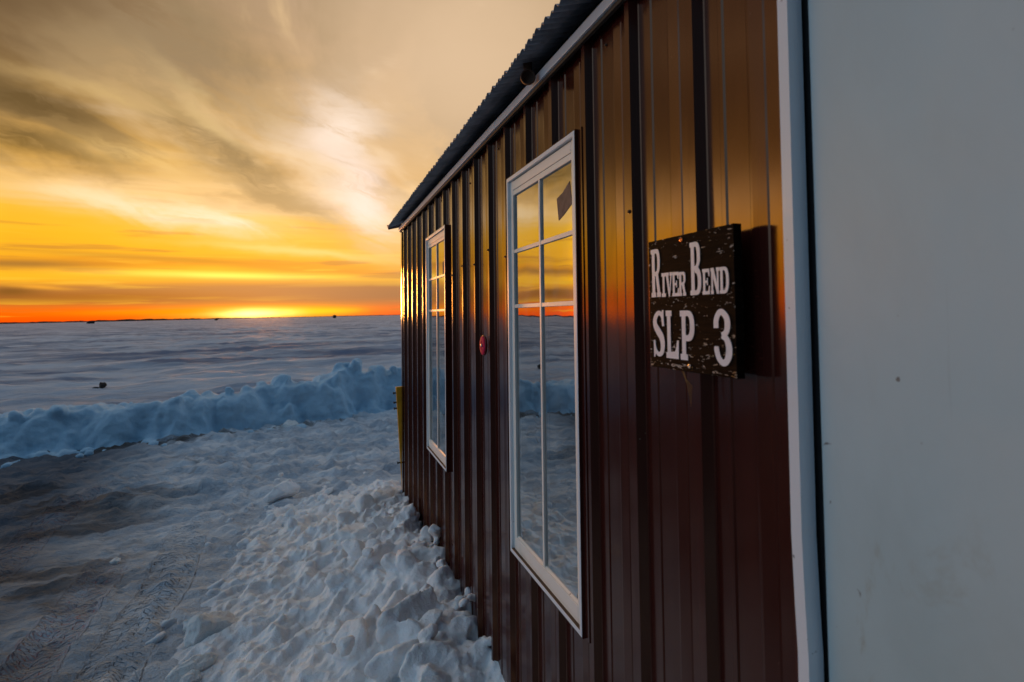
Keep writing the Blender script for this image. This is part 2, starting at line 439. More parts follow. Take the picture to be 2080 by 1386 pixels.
def mat_white(name, col=(.72, .73, .72), rough=.42, dirt=.35, yellow=(.40, .33, .22), spec=.5):
    mt, nt, p = new_mat(name); co = obj_co(nt); x, y, z = nt.sep(co)
    n = nt.noise(co, 7.0, 6, .65, .3); s = nt.noise(nt.vec(nt.mul(x, 20), nt.mul(y, 20), nt.mul(z, 1.6)), 1.0, 5, .6)
    c = nt.mix(nt.mul(nt.ss(n, .55, .78), dirt), col, yellow)
    c = nt.mix(nt.mul(nt.ss(s, .6, .8), dirt*.6), c, tuple(v*.55 for v in col))
    sp = nt.ss(nt.noise(co, 55.0, 3, .5), .73, .76)
    c = nt.mix(nt.mul(sp, .7), c, (.07, .055, .045))
    nt.l.new(c, p.inputs['Base Color']); p.inputs['Roughness'].default_value = rough; p.inputs['Specular IOR Level'].default_value = spec
    nt.l.new(nt.bump(nt.noise(co, 90.0, 4, .6), .12, .002), p.inputs['Normal'])
    return mt
M['white'] = mat_white('white_paint', (.88, .84, .76), dirt=.25)
M['trim'] = mat_white('white_metal_trim', (.78, .81, .84), .30, .18, spec=.6)
def mat_door():
    mt, nt, p = new_mat('white_door_skin'); co = obj_co(nt); x, y, z = nt.sep(co)
    n = nt.noise(co, 2.6, 6, .62, .4); c = nt.mix(nt.mul(nt.ss(n, .45, .75), .28), (.55, .655, .665), (.43, .50, .50))
    # runs of rust-yellow grime low on the panel, and a scatter of specks
    low = nt.ss(z, 1.50, 1.12)
    run = nt.ss(nt.noise(nt.vec(nt.mul(y, 9), nt.mul(z, 3.2), 3.0), 1.0, 6, .68, .9), .54, .70)
    c = nt.mix(nt.mul(nt.mul(run, low), .85), c, (.30, .21, .08))
    scf = nt.ss(nt.noise(nt.vec(nt.mul(y, 60), nt.mul(z, 2.2), 1.0), 1.0, 3, .6), .66, .74)
    c = nt.mix(nt.mul(scf, .22), c, (.33, .36, .36))
    cl = nt.noise(nt.vec(nt.mul(y, 3), nt.mul(z, 2.0), 6.0), 1.0, 5, .62, .6)
    c = nt.mix(nt.mul(nt.ss(cl, .42, .68), .30), c, (.40, .47, .46))
    c = nt.mix(nt.mul(low, .18), c, (.42, .44, .36))
    sp = nt.ss(nt.noise(co, 30.0, 2, .5), .735, .755)
    c = nt.mix(nt.mul(sp, .75), c, (.10, .07, .05))
    nt.l.new(c, p.inputs['Base Color']); p.inputs['Roughness'].default_value = .38
    nt.l.new(nt.bump(nt.noise(nt.vec(x, nt.mul(y, 1.2), z), 5.0, 3, .5), .12, .02), p.inputs['Normal'])
    return mt
M['door'] = mat_door()
def mat_plain(name, col, rough=.6, metal=0.0, spec=.5, nscale=30.0, var=.25, bump=.15):
    mt, nt, p = new_mat(name); co = obj_co(nt)
    n = nt.noise(co, nscale, 5, .6)
    nt.l.new(nt.mix(nt.ss(n, .35, .7), col, tuple(v*(1-var) for v in col)), p.inputs['Base Color'])
    p.inputs['Roughness'].default_value = rough; p.inputs['Metallic'].default_value = metal; p.inputs['Specular IOR Level'].default_value = spec
    nt.l.new(nt.bump(nt.noise(co, nscale*3, 4, .6), bump, .003), p.inputs['Normal'])
    return mt
M['roof'] = mat_plain('galvanised_sheet', (.27, .29, .33), .42, .35, nscale=12, var=.4)
M['dark'] = mat_plain('dark_gap', (.010, .010, .011), .85, spec=.2)
M['rubber'] = mat_plain('black_rubber_seal', (.012, .012, .013), .6, spec=.3)
M['lining'] = mat_plain('interior_panel', (.055, .04, .028), .7, nscale=6)
M['floor'] = mat_plain('interior_floor', (.06, .05, .04), .7)
M['curtain'] = mat_plain('window_curtain', (.09, .085, .08), .9, nscale=14)
M['screw'] = mat_plain('screw_head', (.10, .055, .04), .4, .5)
M['zinc'] = mat_plain('zinc_screw', (.50, .48, .45), .35, .9)
M['copper'] = mat_plain('copper_screw', (.75, .25, .07), .3, .9)
M['red'] = mat_plain('red_reflector_plastic', (.62, .022, .085), .75, spec=.08, nscale=60)
M['redrim'] = mat_plain('reflector_backing', (.16, .008, .012), .5)
M['paper'] = mat_plain('brown_paper', (.22, .145, .105), .85, nscale=45, var=.3, bump=.4)
M['yellow'] = mat_plain('yellow_painted_board', (.85, .42, .015), .5, nscale=9, var=.3)
M['bolt'] = mat_plain('dark_bolt', (.03, .025, .022), .5, .5)
M['nest'] = mat_plain('nest_shell', (.10, .045, .022), .7, nscale=40, var=.5, bump=.5)
M['nestin'] = mat_plain('nest_core', (.055, .036, .018), .8, nscale=40, var=.5, bump=.5)
M['twine'] = mat_plain('orange_twine', (.30, .13, .035), .9, nscale=80)
M['shore'] = mat_plain('far_treeline', (.020, .017, .018), .95, spec=.1, nscale=.02)
M['shack'] = mat_plain('far_shack_paint', (.03, .028, .03), .8, nscale=2)
M['clump'] = mat_plain('dark_clump', (.018, .014, .012), .9, nscale=20)
M['letter'] = mat_plain('white_vinyl_letters', (.80, .80, .83), .38, nscale=70, var=.10, bump=.05)

def mat_sign():
    mt, nt, p = new_mat('weathered_black_paint_on_wood'); co = obj_co(nt); x, y, z = nt.sep(co)
    grain = nt.noise(nt.vec(nt.mul(x, 4), nt.mul(y, 9), nt.mul(z, 95)), 1.0, 6, .65, .6)
    g2 = nt.noise(nt.vec(nt.mul(x, 4), nt.mul(y, 26), nt.mul(z, 240)), 1.0, 4, .6, .3)
    c = nt.mix(nt.ss(grain, .38, .66), (.0025, .002, .0018), (.013, .0065, .0035))
    chip = nt.noise(nt.vec(nt.mul(x, 30), nt.mul(y, 62), nt.mul(z, 210)), 1.0, 4, .55, .8)
    # paint is thinner in a band across the middle, along the edges and low right
    edge = nt.add(nt.ss(nt.m('ABSOLUTE', z), .095, .125), nt.ss(nt.m('ABSOLUTE', y), .10, .126))
    band = nt.add(nt.ss(nt.m('ABSOLUTE', nt.sub(z, .005)), .020, .0), nt.ss(z, -.02, -.10))
    pat = nt.noise(nt.vec(0, nt.mul(y, 14), nt.mul(z, 18)), 1.0, 3, .5)
    amt = nt.add(nt.mul(nt.add(nt.mul(edge, .8), band), .035), nt.mul(nt.sub(pat, .5), .16))
    k = nt.mul(nt.ss(nt.add(chip, amt), .655, .68), nt.m('ABSOLUTE', nt.sep(nt.node('ShaderNodeNewGeometry').outputs['True Normal'])[0]))
    hue = nt.noise(nt.vec(0, nt.mul(y, 40), nt.mul(z, 40)), 1.0, 2, .5)
    cc = nt.ramp(hue, [(.30, (.42, .20, .05)), (.45, (.45, .33, .24)), (.62, (.55, .47, .42)), (.7, (.36, .25, .06))])
    c = nt.mix(k, c, cc)
    nt.l.new(c, p.inputs['Base Color']); p.inputs['Roughness'].default_value = .75; p.inputs['Specular IOR Level'].default_value = .06
    h = nt.sub(nt.add(nt.mul(grain, .6), nt.mul(g2, .4)), nt.mul(k, .5))
    nt.l.new(nt.bump(h, .5, .0015), p.inputs['Normal'])
    return mt
M['sign'] = mat_sign()

def mat_glass():
    mt = bpy.data.materials.new('window_glass'); mt.use_nodes = True; t = mt.node_tree; t.nodes.clear(); nt = NT(t)
    co = obj_co(nt)
    nb = nt.bump(nt.noise(co, 4.0, 2, .5), .09, .01)
    fr = nt.node('ShaderNodeFresnel'); fr.inputs['IOR'].default_value = 10.0; nt.l.new(nb, fr.inputs['Normal'])
    gl = nt.node('ShaderNodeBsdfGlossy'); gl.inputs['Roughness'].default_value = .012; gl.inputs['Color'].default_value = (.97, .97, .97, 1); nt.l.new(nb, gl.inputs['Normal'])
    tr = nt.node('ShaderNodeBsdfTransparent'); tr.inputs['Color'].default_value = (.5, .56, .57, 1)
    df = nt.node('ShaderNodeBsdfDiffuse'); df.inputs['Color'].default_value = (.42, .52, .55, 1)
    film = nt.mul(nt.ss(nt.noise(co, 6.0, 5, .6, .5), .3, .75), .35)
    m0 = nt.node('ShaderNodeMixShader'); nt.l.new(film, m0.inputs[0]); nt.l.new(tr.outputs[0], m0.inputs[1]); nt.l.new(df.outputs[0], m0.inputs[2])
    mx = nt.node('ShaderNodeMixShader'); nt.l.new(fr.outputs[0], mx.inputs[0]); nt.l.new(m0.outputs[0], mx.inputs[1]); nt.l.new(gl.outputs[0], mx.inputs[2])
    o = nt.node('ShaderNodeOutputMaterial'); nt.l.new(mx.outputs[0], o.inputs[0])
    return mt
M['glass'] = mat_glass()

# ------------------------------------------------------------------ ground sheet
def berm_y(x):  # centre of the berm's foot line
    return 8.60 + 0.36*np.maximum(x+2.4, 0) - .12*np.maximum(-2.4-x, 0)*.9
def ground_h(x, y):
    field = sstep(0.2, 1.0, y - berm_y(x))
    dist = np.hypot(x, y)
    h = .012*fbm2(x*1.1, y*1.6, 4, 3) + .010*fbm2(x*4.0, y*6.0, 3, 31)*sstep(12, 6, dist)
    # ruts along the road
    rr = (1-field)
    h = h + rr*(.012*np.sin(x*2.1+.6*fbm2(x*.3, y*.25, 2, 9)*3)*sstep(-1.2, -2.0, x) )
    lumps = np.maximum(fbm2(x*2.4, y*3.4, 4, 51), 0.02)
    h = h + rr*.055*lumps*sstep(4.6, 6.0, y)*sstep(-4.5, -1.8, x)
    h = h + rr*.030*(1-np.abs(fbm2(x*1.5, y*5.0, 3, 61)))*sstep(5.0, 6.2, y)
    wx = x + .12*fbm2(x*2, y*2, 2, 5); wy = y + .12*fbm2(x*2+5, y*2, 2, 6)
    h = h + rr*(.075*np.abs(fbm2(wx*2.6, wy*4.2, 3, 81))*sstep(4.8, 6.0, y) + .045*np.abs(fbm2(wx*6.2, wy*8.0, 3, 71))*sstep(-3.4, -1.3, x))
    h = h + rr*.020*np.abs(fbm2(wx*3.0, wy*12.0, 3, 91))*sstep(-.8, -2.0, x)
    u = x*.97 + y*.16; v = y*.97 - x*.16
    sas = fbm2(u*.16, v*.55, 4, 77) + .45*np.abs(fbm2(u*.40, v*1.5, 3, 99))
    sas2 = fbm2(u*.02, v*.06, 3, 123)
    h = h + field*(.10 + (.15*sas+.05*fbm2(u*.9,v*2.6,2,177))*np.minimum(1, 70/np.maximum(dist, 1)) + .16*sas2*np.minimum(1, 250/np.maximum(dist, 1)))
    return h - .004
def graded(a, b, step, grow, lim_lo, lim_hi):
    c = list(np.arange(a, b+step/2, step)); s = step; lo = a; hi = b; L = []; H = []
    while lo > -lim_lo: s *= grow; lo -= s; L.append(lo)
    s = step
    while hi < lim_hi: s *= grow; hi += s; H.append(hi)
    return np.array(L[::-1] + c + H)
gx = graded(-6.0, 1.2, .030, 1.022, 9000, 9000)
gy = graded(1.6, 10.0, .030, 1.016, 3000, 9000)
X, Y = np.meshgrid(gx, gy); Z = ground_h(X, Y)
nx, ny = len(gx), len(gy)
vv = np.stack([X.ravel(), Y.ravel(), Z.ravel()], 1)
idx = np.arange(nx*ny).reshape(ny, nx)
ff = np.stack([idx[:-1,:-1].ravel(), idx[:-1,1:].ravel(), idx[1:,1:].ravel(), idx[1:,:-1].ravel()], 1)
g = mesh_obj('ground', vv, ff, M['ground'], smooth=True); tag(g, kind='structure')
g['label'] = 'frozen lake under wind rippled snow with a plowed dirty track'

# ------------------------------------------------------------------ far shore
def shoreline():
    vs_, fs = [], []; n = 700
    for i in range(n+1):
        a = R(-60 + 85*i/n); d0 = 5200
        x, y = d0*math.sin(a), d0*math.cos(a)
        deg = -60 + 85*i/n
        env = 5 + 10*math.exp(-((deg+14)/6.0)**2) + 6*math.exp(-((deg+26)/8)**2)
        h = max(2.0, env*(.75 + .35*float(perlin2(i*.11, 3.3, 5)) + .18*float(perlin2(i*.53, 1.3, 6))))
        for dd, zz in ((0, -2), (0, h*.8), (40, h), (300, h*.9), (300, -2)):
            k = (d0+dd)/d0; vs_.append((x*k, y*k, zz))
    for i in range(n):
        for j in range(4):
            fs.append((i*5+j, (i+1)*5+j, (i+1)*5+j+1, i*5+j+1))
    o = mesh_obj('hills', vs_, fs, M['shore']); tag(o, kind='structure')
    o['label'] = 'low dark wooded far shore along the horizon'
shoreline()

# ------------------------------------------------------------------ snow bodies
def boulder(c, s, rot, seed, sub=4, planes=7, rough=.10, cut=(.55, .95)):
    bm = bmesh.new(); bmesh.ops.create_icosphere(bm, subdivisions=sub, radius=1.0)
    v = np.array([w.co[:] for w in bm.verts]); f = np.array([[w.index for w in q.verts] for q in bm.faces]); bm.free()
    rg = np.random.default_rng(seed)
    for _ in range(planes):
        n = rg.normal(size=3); n /= np.linalg.norm(n); d0 = rg.uniform(*cut)
        t = v @ n - d0; k = t > 0
        v[k] -= np.outer(t[k]*.93, n)
    v = v*(1 + rough*fbm3(v*1.6 + seed*3.1, 3, seed)[:, None])
    Rm = np.array(Matrix.Rotation(rot[2], 3, 'Z') @ Matrix.Rotation(rot[1], 3, 'Y') @ Matrix.Rotation(rot[0], 3, 'X'))
    v = (v*np.array(s)) @ Rm.T + np.array(c)
    return v, f
def heap(hf, x0, x1, y0, y1, step, zb):
    xs = np.arange(x0, x1+step/2, step); ys = np.arange(y0, y1+step/2, step)
    X, Y = np.meshgrid(xs, ys); Z = np.maximum(hf(X, Y), zb+.01)
    n, k = len(xs), len(ys)
    top = np.stack([X.ravel(), Y.ravel(), Z.ravel()], 1); bot = top.copy(); bot[:, 2] = zb
    i = np.arange(n*k).reshape(k, n); q = lambda a, b, c, d: np.stack([a.ravel(), b.ravel(), c.ravel(), d.ravel()], 1)
    F_ = [q(i[:-1,:-1], i[:-1,1:], i[1:,1:], i[1:,:-1]), q(i[:-1,:-1], i[1:,:-1], i[1:,1:], i[:-1,1:]) + n*k]
    for e in (i[0,:], i[-1,::-1], i[::-1,0], i[:,-1]):
        F_.append(q(e[:-1]+n*k, e[1:]+n*k, e[1:], e[:-1]))
    return np.concatenate([top, bot]), np.concatenate(F_)
def fuse(name, parts, voxel, mat, disp, smooth_it=2):
    """voxel-merge solid pieces of snow into one continuous surface, then roughen it"""
    V_, T_ = [], []; b = 0
    for v, f in parts:
        if f.shape[1] == 4: f = np.concatenate([f[:, [0,1,2]], f[:, [0,2,3]]])
        V_.append(v); T_.append(f + b); b += len(v)
    o = mesh_obj(name, np.concatenate(V_), np.concatenate(T_))
    md = o.modifiers.new('merge', 'REMESH'); md.mode = 'VOXEL'; md.voxel_size = voxel; md.use_smooth_shade = True
    if smooth_it:
        sm = o.modifiers.new('soften', 'SMOOTH'); sm.factor = .5; sm.iterations = smooth_it
    dg = bpy.context.evaluated_depsgraph_get(); ev = o.evaluated_get(dg)
    me = bpy.data.meshes.new_from_object(ev)
    n = len(me.vertices); co = np.empty(n*3, np.float32); me.vertices.foreach_get('co', co); co = co.reshape(-1, 3).astype(float)
    no = np.empty(n*3, np.float32); me.vertices.foreach_get('normal', no); no = no.reshape(-1, 3)
    co += no*disp(co)[:, None]
    me.vertices.foreach_set('co', co.astype(np.float32).ravel()); me.update()
    me.polygons.foreach_set('use_smooth', [True]*len(me.polygons))
    o.modifiers.clear(); o.data = me; me.name = name; me.materials.clear(); me.materials.append(mat)
    return o

# -- the bank pushed up against the hut
def bank_h(x, y):
    zc = np.interp(y, [1.0, 2.0, 2.6, 3.1, 3.8, 4.4, 4.9, 5.4, 5.9], [.16, .18, .21, .23, .20, .15, .11, .05, -.05])
    toe = np.interp(y, [1.0, 3.0, 4.1, 5.0, 5.8, 6.5], [-1.42, -1.40, -1.38, -1.30, -1.05, -.35]) + .09*perlin2(y*2.3, 0*y, 4) + .05*perlin2(y*7.3, 0*y+3, 4)
    t = np.clip((x - toe)/(-.22 - toe), 0, 1.15)
    prof = zc*(.22*t + .80*t**2.1)
    prof = np.where(x > -.22, prof*(1 - .25*sstep(-.22, 0, x)), prof)
    on = sstep(-.10, .16, t)
    wx = x + .05*fbm2(x*5, y*5, 2, 8); wy = y + .05*fbm2(x*5+9, y*5, 2, 18)
    p_ = wx*.8 - wy*.6; q_ = wx*.6 + wy*.8
    rub = fbm2(p_*7.5, q_*3.6, 3, 21); rub2 = 1 - 2*np.abs(fbm2(p_*9, q_*5, 2, 41)); rub3 = np.abs(fbm2(x*19, y*15, 3, 51))
    lump = .042*rub + .018*rub2 + .022*rub3 + .004*np.abs(fbm2(x*38, y*34, 2, 61))
    return on*(prof + .008 + lump*(.70 + .55*np.clip(t, 0, 1))) - (1-on)*.035
parts = [heap(bank_h, -1.85, .02, 1.55, 6.7, .0125, -.12)]
def at(px, py, z):
    p = on_ground(px, py, z); return p
# (px, py of the middle, height of the middle, half sizes in m, turn, seed)
BIG = [
    (582, 1003, .08, (.17, .10, .10), (.1, .05, .3), 2),
    (782, 1022, .10, (.19, .13, .13), (.1, -.2, .5), 3), (806, 995, .06, (.07, .06, .06), (0, .2, 0), 61),
    (738, 1096, .13, (.17, .14, .13), (-.2, .15, .9), 4), (815, 1078, .17, (.11, .09, .09), (.3, .1, .2), 5),
    (838, 1062, .20, (.055, .06, .08), (.2, .3, .2), 6), (775, 1075, .18, (.10, .07, .07), (.4, .1, .2), 62),
    (752, 1165, .16, (.16, .055, .14), (.35, .05, .55), 7), (842, 1142, .23, (.085, .055, .13), (.2, -.25, .5), 8),
    (820, 1180, .18, (.14, .10, .11), (.2, .3, .2), 9), (880, 1150, .23, (.10, .07, .07), (.15, .25, -.2), 10),
    (905, 1160, .22, (.05, .05, .05), (.3, .2, .1), 63),
    (900, 1195, .21, (.12, .08, .09), (.5, .1, .3), 11), (868, 1222, .24, (.035, .03, .075), (.2, -.1, .2), 12),
    (764, 1270, .17, (.065, .05, .10), (.1, .2, .3), 13), (806, 1236, .20, (.13, .055, .075), (.5, .05, .7), 64),
    (845, 1275, .21, (.17, .09, .16), (.45, -.2, .35), 14), (850, 1315, .20, (.15, .10, .13), (.3, .1, -.2), 15),
    (915, 1268, .23, (.11, .06, .06), (.4, .35, .3), 16), (938, 1245, .23, (.05, .035, .055), (.2, -.3, .6), 17),
    (960, 1288, .23, (.05, .045, .07), (.2, .2, .2), 18), (925, 1315, .19, (.10, .09, .10), (.4, .2, .5), 65),
    (970, 1352, .18, (.09, .08, .09), (.3, .1, .1), 19), (790, 1365, .17, (.16, .09, .11), (.5, .1, .5), 20),
    (715, 1330, .13, (.10, .12, .10), (.2, .2, .9), 21), (880, 1380, .18, (.12, .09, .11), (.2, .3, .3), 22),
    (700, 1200, .11, (.10, .08, .07), (.4, .1, .4), 66), (860, 1108, .21, (.05, .04, .05), (.4, .2, .1), 67),
    (690, 1120, .08, (.10, .06, .06), (.4, .1, .8), 68), (960, 1330, .20, (.06, .05, .05), (.4, .1, .8), 69),
]
for k, (px, py, z, s, rot, sd) in enumerate(BIG):
    c = at(px, py, z)
    s = tuple(q*1.18 for q in s); c[2] += .025
    c[0] = min(c[0], -s[0]*.7 - .01)
    parts.append(boulder(c, s, rot, sd, rough=.20, planes=13, cut=(.34, .85)))
    for q in range(3):   # crumbs broken off round each chunk
        e = np.random.default_rng(sd*10+q); o3 = e.normal(size=3)*np.array(s)*.75; r = e.uniform(.016, .045)
        cc = c + o3; cc[0] = min(cc[0], -r)
        parts.append(boulder(cc, (r*1.3, r, r*.9), tuple(e.uniform(-1, 1, 3)), sd*20+q, sub=3, rough=.2, planes=9, cut=(.34, .8)))
rg = np.random.default_rng(11)
for k in range(210):   # rubble frozen into the slope
    y = rg.uniform(1.6, 6.6); x = -1.62 + 1.57*rg.beta(1.7, 1.4)
    h0 = float(bank_h(np.array([x]), np.array([y]))[0])
    h0 = max(h0, 0); r = (.014 + .040*rg.uniform()**2)*(1 + .7*(x > -.55))
    x = min(x, -r-.01)
    parts.append(boulder((x, y, h0 + r*.15), (r*rg.uniform(.8, 1.6), r*rg.uniform(.7, 1.2), r*rg.uniform(.6, 1.0)), tuple(rg.uniform(-.8, .8, 3)), 300+k, sub=2, planes=6, rough=.15, cut=(.4, .85)))
bank = fuse('snow_bank', parts, .0088, M['bank'], lambda p: .0100*(.35-np.abs(fbm3(p*9, 3, 5))) + .0024*fbm3(p*38, 2, 15) + .0016*fbm3(p*95, 1, 25), 0)
tag(bank, 'lumpy bank of broken snow heaped along the foot of the hut wall', 'snow bank')

# -- the plowed berm across the lake road
def berm_h(x, y):
    b = berm_y(x) + .10*fbm2(x*.9, 0*x, 3, 4) + .06*fbm2(x*3.1, 0*x+2, 2, 14)
    t = y - b
    top = np.interp(x, [-9, -6, -4.3, -3.3, -2.6, -1.9, -1.2, -.4, .5, 1.2, 3, 6], [.50, .52, .52, .56, .60, .58, .70, .80, .74, .84, .80, .8])
    top = top + .10*fbm2(x*1.7, y*1.0, 3, 24) + .10*np.abs(fbm2(x*3.8, y*3.0, 4, 34))
    front = sstep(-.05, .40, t - .05*fbm2(x*1.6, 0*x, 2, 44) - .10*fbm2(x*2.6, y*4.0, 3, 45))
    back = 1 - .85*sstep(.75, 1.9, t)
    return .93*top*front*back - .06 + .05*sstep(-.3, -.05, t)*sstep(.1, -.05, t)*np.abs(fbm2(x*6, y*6, 2, 54))
bparts = [heap(berm_h, -9.0, 6.0, 6.8, 13.6, .04, -.15)]
rg = np.random.default_rng(23)
for k in range(70):
    x = rg.uniform(-8.6, 4.5); b = float(berm_y(np.array([x]))[0]); t = rg.uniform(.30, .75)
    h0 = float(berm_h(np.array([x]), np.array([b+t]))[0]); r = rg.uniform(.06, .19)
    bparts.append(boulder((x, b+t, h0 + r*.05), (r*rg.uniform(.8, 1.4), r*rg.uniform(.5, 1.0), r*rg.uniform(.6, 1.1)), tuple(rg.uniform(-.8, .8, 3)), 900+k, sub=3, planes=9, rough=.12, cut=(.35, .8)))
for k in range(260):
    x = rg.uniform(-7, 3); b = float(berm_y(np.array([x]))[0]); r = rg.uniform(.02, .075)
    bparts.append(boulder((x, b - abs(rg.normal(0, .26)) + .08, r*.5), (r*1.3, r, r*.8), tuple(rg.uniform(-.8, .8, 3)), 1200+k, sub=2, planes=5, rough=.15))
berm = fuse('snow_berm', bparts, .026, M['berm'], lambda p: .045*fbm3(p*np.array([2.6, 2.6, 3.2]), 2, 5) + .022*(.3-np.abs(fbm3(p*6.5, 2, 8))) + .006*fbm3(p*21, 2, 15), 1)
tag(berm, 'long plowed ridge of snow with a jagged crest across the track', 'snow bank')

# -- loose blocks lying on the snow
def loose(px, py, z, s, rot, seed, label, name='snow_block', cat='snow block', rough=.10, planes=7, cut=(.5, .8)):
    c = at(px, py, z); v, f = boulder((0, 0, 0), s, rot, seed, sub=5, planes=planes, rough=rough, cut=cut)
    v += np.outer(.010*fbm3(v*22, 3, seed), np.ones(3))
    o = mesh_obj(name, v, f, M['chunk'], smooth=True); o.location = c
    return tag(o, label, cat, 'loose blocks of snow')
loose(425, 1274, .055, (.16, .10, .085), (.05, .12, .35), 501, 'squarish yellowish block of snow lying left of the bank')
loose(388, 1362, .035, (.11, .05, .05), (.1, -.1, .5), 502, 'long flat slab of snow tilted at the bottom left of the bank')
loose(384, 1384, .03, (.045, .04, .05), (.2, .2, .5), 503, 'small rounded lump of snow below the long flat slab')
loose(590, 866, .06, (.16, .11, .085), (.1, .1, .2), 504, 'rounded white block of snow at the foot of the far ridge')
loose(560, 872, .04, (.10, .08, .055), (.1, .1, .9), 505, 'smaller snow lump just left of the rounded block by the far ridge')
loose(235, 1140, .02, (.035, .03, .028), (.1, .1, .9), 506, 'tiny grey ball of snow lying on the tyre tracks')

# -- small dark lump far out on the snow
c = at(208, 784, .16); v, f = boulder((0, 0, 0), (.085, .08, .085), (.2, .3, .1), 77, sub=4, rough=.2)
v2, f2 = boulder((-.10, -.05, -.05), (.09, .05, .04), (.2, .1, .5), 78, sub=3, rough=.2)
o = mesh_obj('dirt_clump', np.concatenate([v, v2]), np.concatenate([f, np.pad(f2 + len(v), ((0, 0), (0, 0)))]), M['clump'], smooth=True); o.location = c
tag(o, 'small black lump lying alone on the snow beyond the ridge', 'dirt clump')

# -- ice shacks far across the lake
def shack(px, dist, w, h, label, roofk):
    a, _ = sky_deg(px, 650); p = (dist*math.sin(R(a)), dist*math.cos(R(a)), 0)
    t = empty('ice_shack', p, (0, 0, R(-a)+.3)); tag(t, label, 'ice shack', 'ice shacks far across the lake')
    z0 = float(ground_h(np.array([p[0]]), np.array([p[1]]))[0]); t.location.z = z0
    MB().box(-w/2, w/2, -1.2, 1.2, 0, h).build('wall', M['shack'], t)
    MB().prism([(-w/2-.15, h), (w/2+.15, h), (w/2+.15, h+.06), (0, h+roofk), (-w/2-.15, h+.06)], 'y', -1.35, 1.35).build('roof', M['shack'], t)
    MB().box(-.35, .35, -1.24, -1.2, .1, h*.9).build('door', M['shack'], t)
shack(182, 560, 4.6, 1.9, 'leftmost and widest of the tiny dark shacks on the far ice', .5)
shack(438, 700, 2.6, 1.6, 'faint middle one of the tiny dark shacks below the sunset glow', .4)
shack(678, 560, 2.4, 2.4, 'rightmost and tallest of the tiny dark shacks nearest the hut corner', .6)

# ------------------------------------------------------------------ the hut
LAM = 0.0113      # the old hut leans a little
H = empty('ice_house', (-1.65*math.sin(LAM), 0, 0), (0, LAM, 0))
tag(H, 'brown ribbed metal ice fishing hut with white framed windows', 'hut')
Y0, Y1, XB, ZT = -1.25, 4.85, 2.40, 2.40
PITCH, RIM = .2263, 1.107
# one siding period, measured from a rib's near top edge towards the camera: (distance, height)
PROF = [(0, .0195), (.0095, .0015), (.0125, 0), (.0460, 0), (.0500, .0026), (.0600, .0026), (.0640, 0),
        (.1170, 0), (.1215, .0030), (.1260, .0032), (.1560, .0010), (.1600, 0), (.1890, 0), (.1925, .0015), (.2050, .0180), (.2075, .0195)]
def profile(ya, yb):
    pts = []
    k0 = math.floor((RIM - yb)/PITCH) - 1; k1 = math.ceil((RIM - ya)/PITCH) + 1
    for k in range(k0, k1+1):
        for s, h in PROF:
            pts.append((RIM - k*PITCH - s, h))
    pts.sort()
    ys = np.array([p[0] for p in pts]); hs = np.array([p[1] for p in pts])
    inner = [(y, h) for y, h in pts if ya + 1e-4 < y < yb - 1e-4]
    return [(ya, float(np.interp(ya, ys, hs)))] + inner + [(yb, float(np.interp(yb, ys, hs)))]
def sheet(mb, ya, yb, za, zb):
    P = profile(ya, yb); n = len(P); nz = max(1, int((zb-za)/.25))
    vs_ = [(-h, y, za + (zb-za)*j/nz) for j in range(nz+1) for y, h in P]
    mb.add(vs_, [(j*n+i, j*n+i+1, (j+1)*n+i+1, (j+1)*n+i) for j in range(nz) for i in range(n-1)])
WIN = [(1.672, 'a'), (3.347, 'b')]      # window centres along the wall
WY, WZ0, WZ1 = .293, .798, 2.137        # half width and heights of the outer trim
DOOR_Y0, DOOR_Y1, DOOR_Z1 = -.20, .6335, 2.22
TRIM_Y = .664
wb = MB()
zb_, zt_ = .05, 2.385
edges = [(TRIM_Y-.004, WIN[0][0]-WY+.006, zb_, zt_)]
for i, (wy, _) in enumerate(WIN):
    edges.append((wy-WY+.006, wy+WY-.006, zb_, WZ0+.006)); edges.append((wy-WY+.006, wy+WY-.006, WZ1-.006, zt_))
edges.append((WIN[0][0]+WY-.006, WIN[1][0]-WY+.006, zb_, zt_))
edges.append((WIN[1][0]+WY-.006, Y1, zb_, zt_))
edges.append((DOOR_Y0-.05, TRIM_Y-.004, DOOR_Z1+.05, zt_)); edges.append((Y0, DOOR_Y0-.05, zb_, zt_))
for e in edges: sheet(wb, *e)
front = wb.build('wall', M['siding'], H)
def flat_panel(P0, P1, poly_top):   # ribbed end/back sheets
    pass
# end and back walls: the same ribbed sheet turned round
def turned(name, length, z1, mat4, gable=0.0):
    P = profile(0, length); n = len(P)
    vs_ = [(-h, y, zb_) for y, h in P] + [(-h, y, z1 + gable*(1-abs(2*y/length-1))) for y, h in P]
    o = mesh_obj(name, [tuple(mat4 @ Vector(v)) for v in vs_], [(i, i+1, n+i+1, n+i) for i in range(n-1)], M['siding'], H)
    return o
SL = math.tan(R(15))
turned('wall', XB, 2.432, Matrix.Translation((XB, Y1, 0)) @ Matrix.Rotation(R(90), 4, 'Z') @ Matrix.Scale(-1, 4, (1, 0, 0)), XB/2*SL)
turned('wall', XB, 2.432, Matrix.Translation((XB, Y0, 0)) @ Matrix.Rotation(R(90), 4, 'Z'), XB/2*SL)
turned('wall', Y1-Y0, 2.432, Matrix.Translation((XB, Y0, 0)) @ Matrix.Scale(-1, 4, (1, 0, 0)))
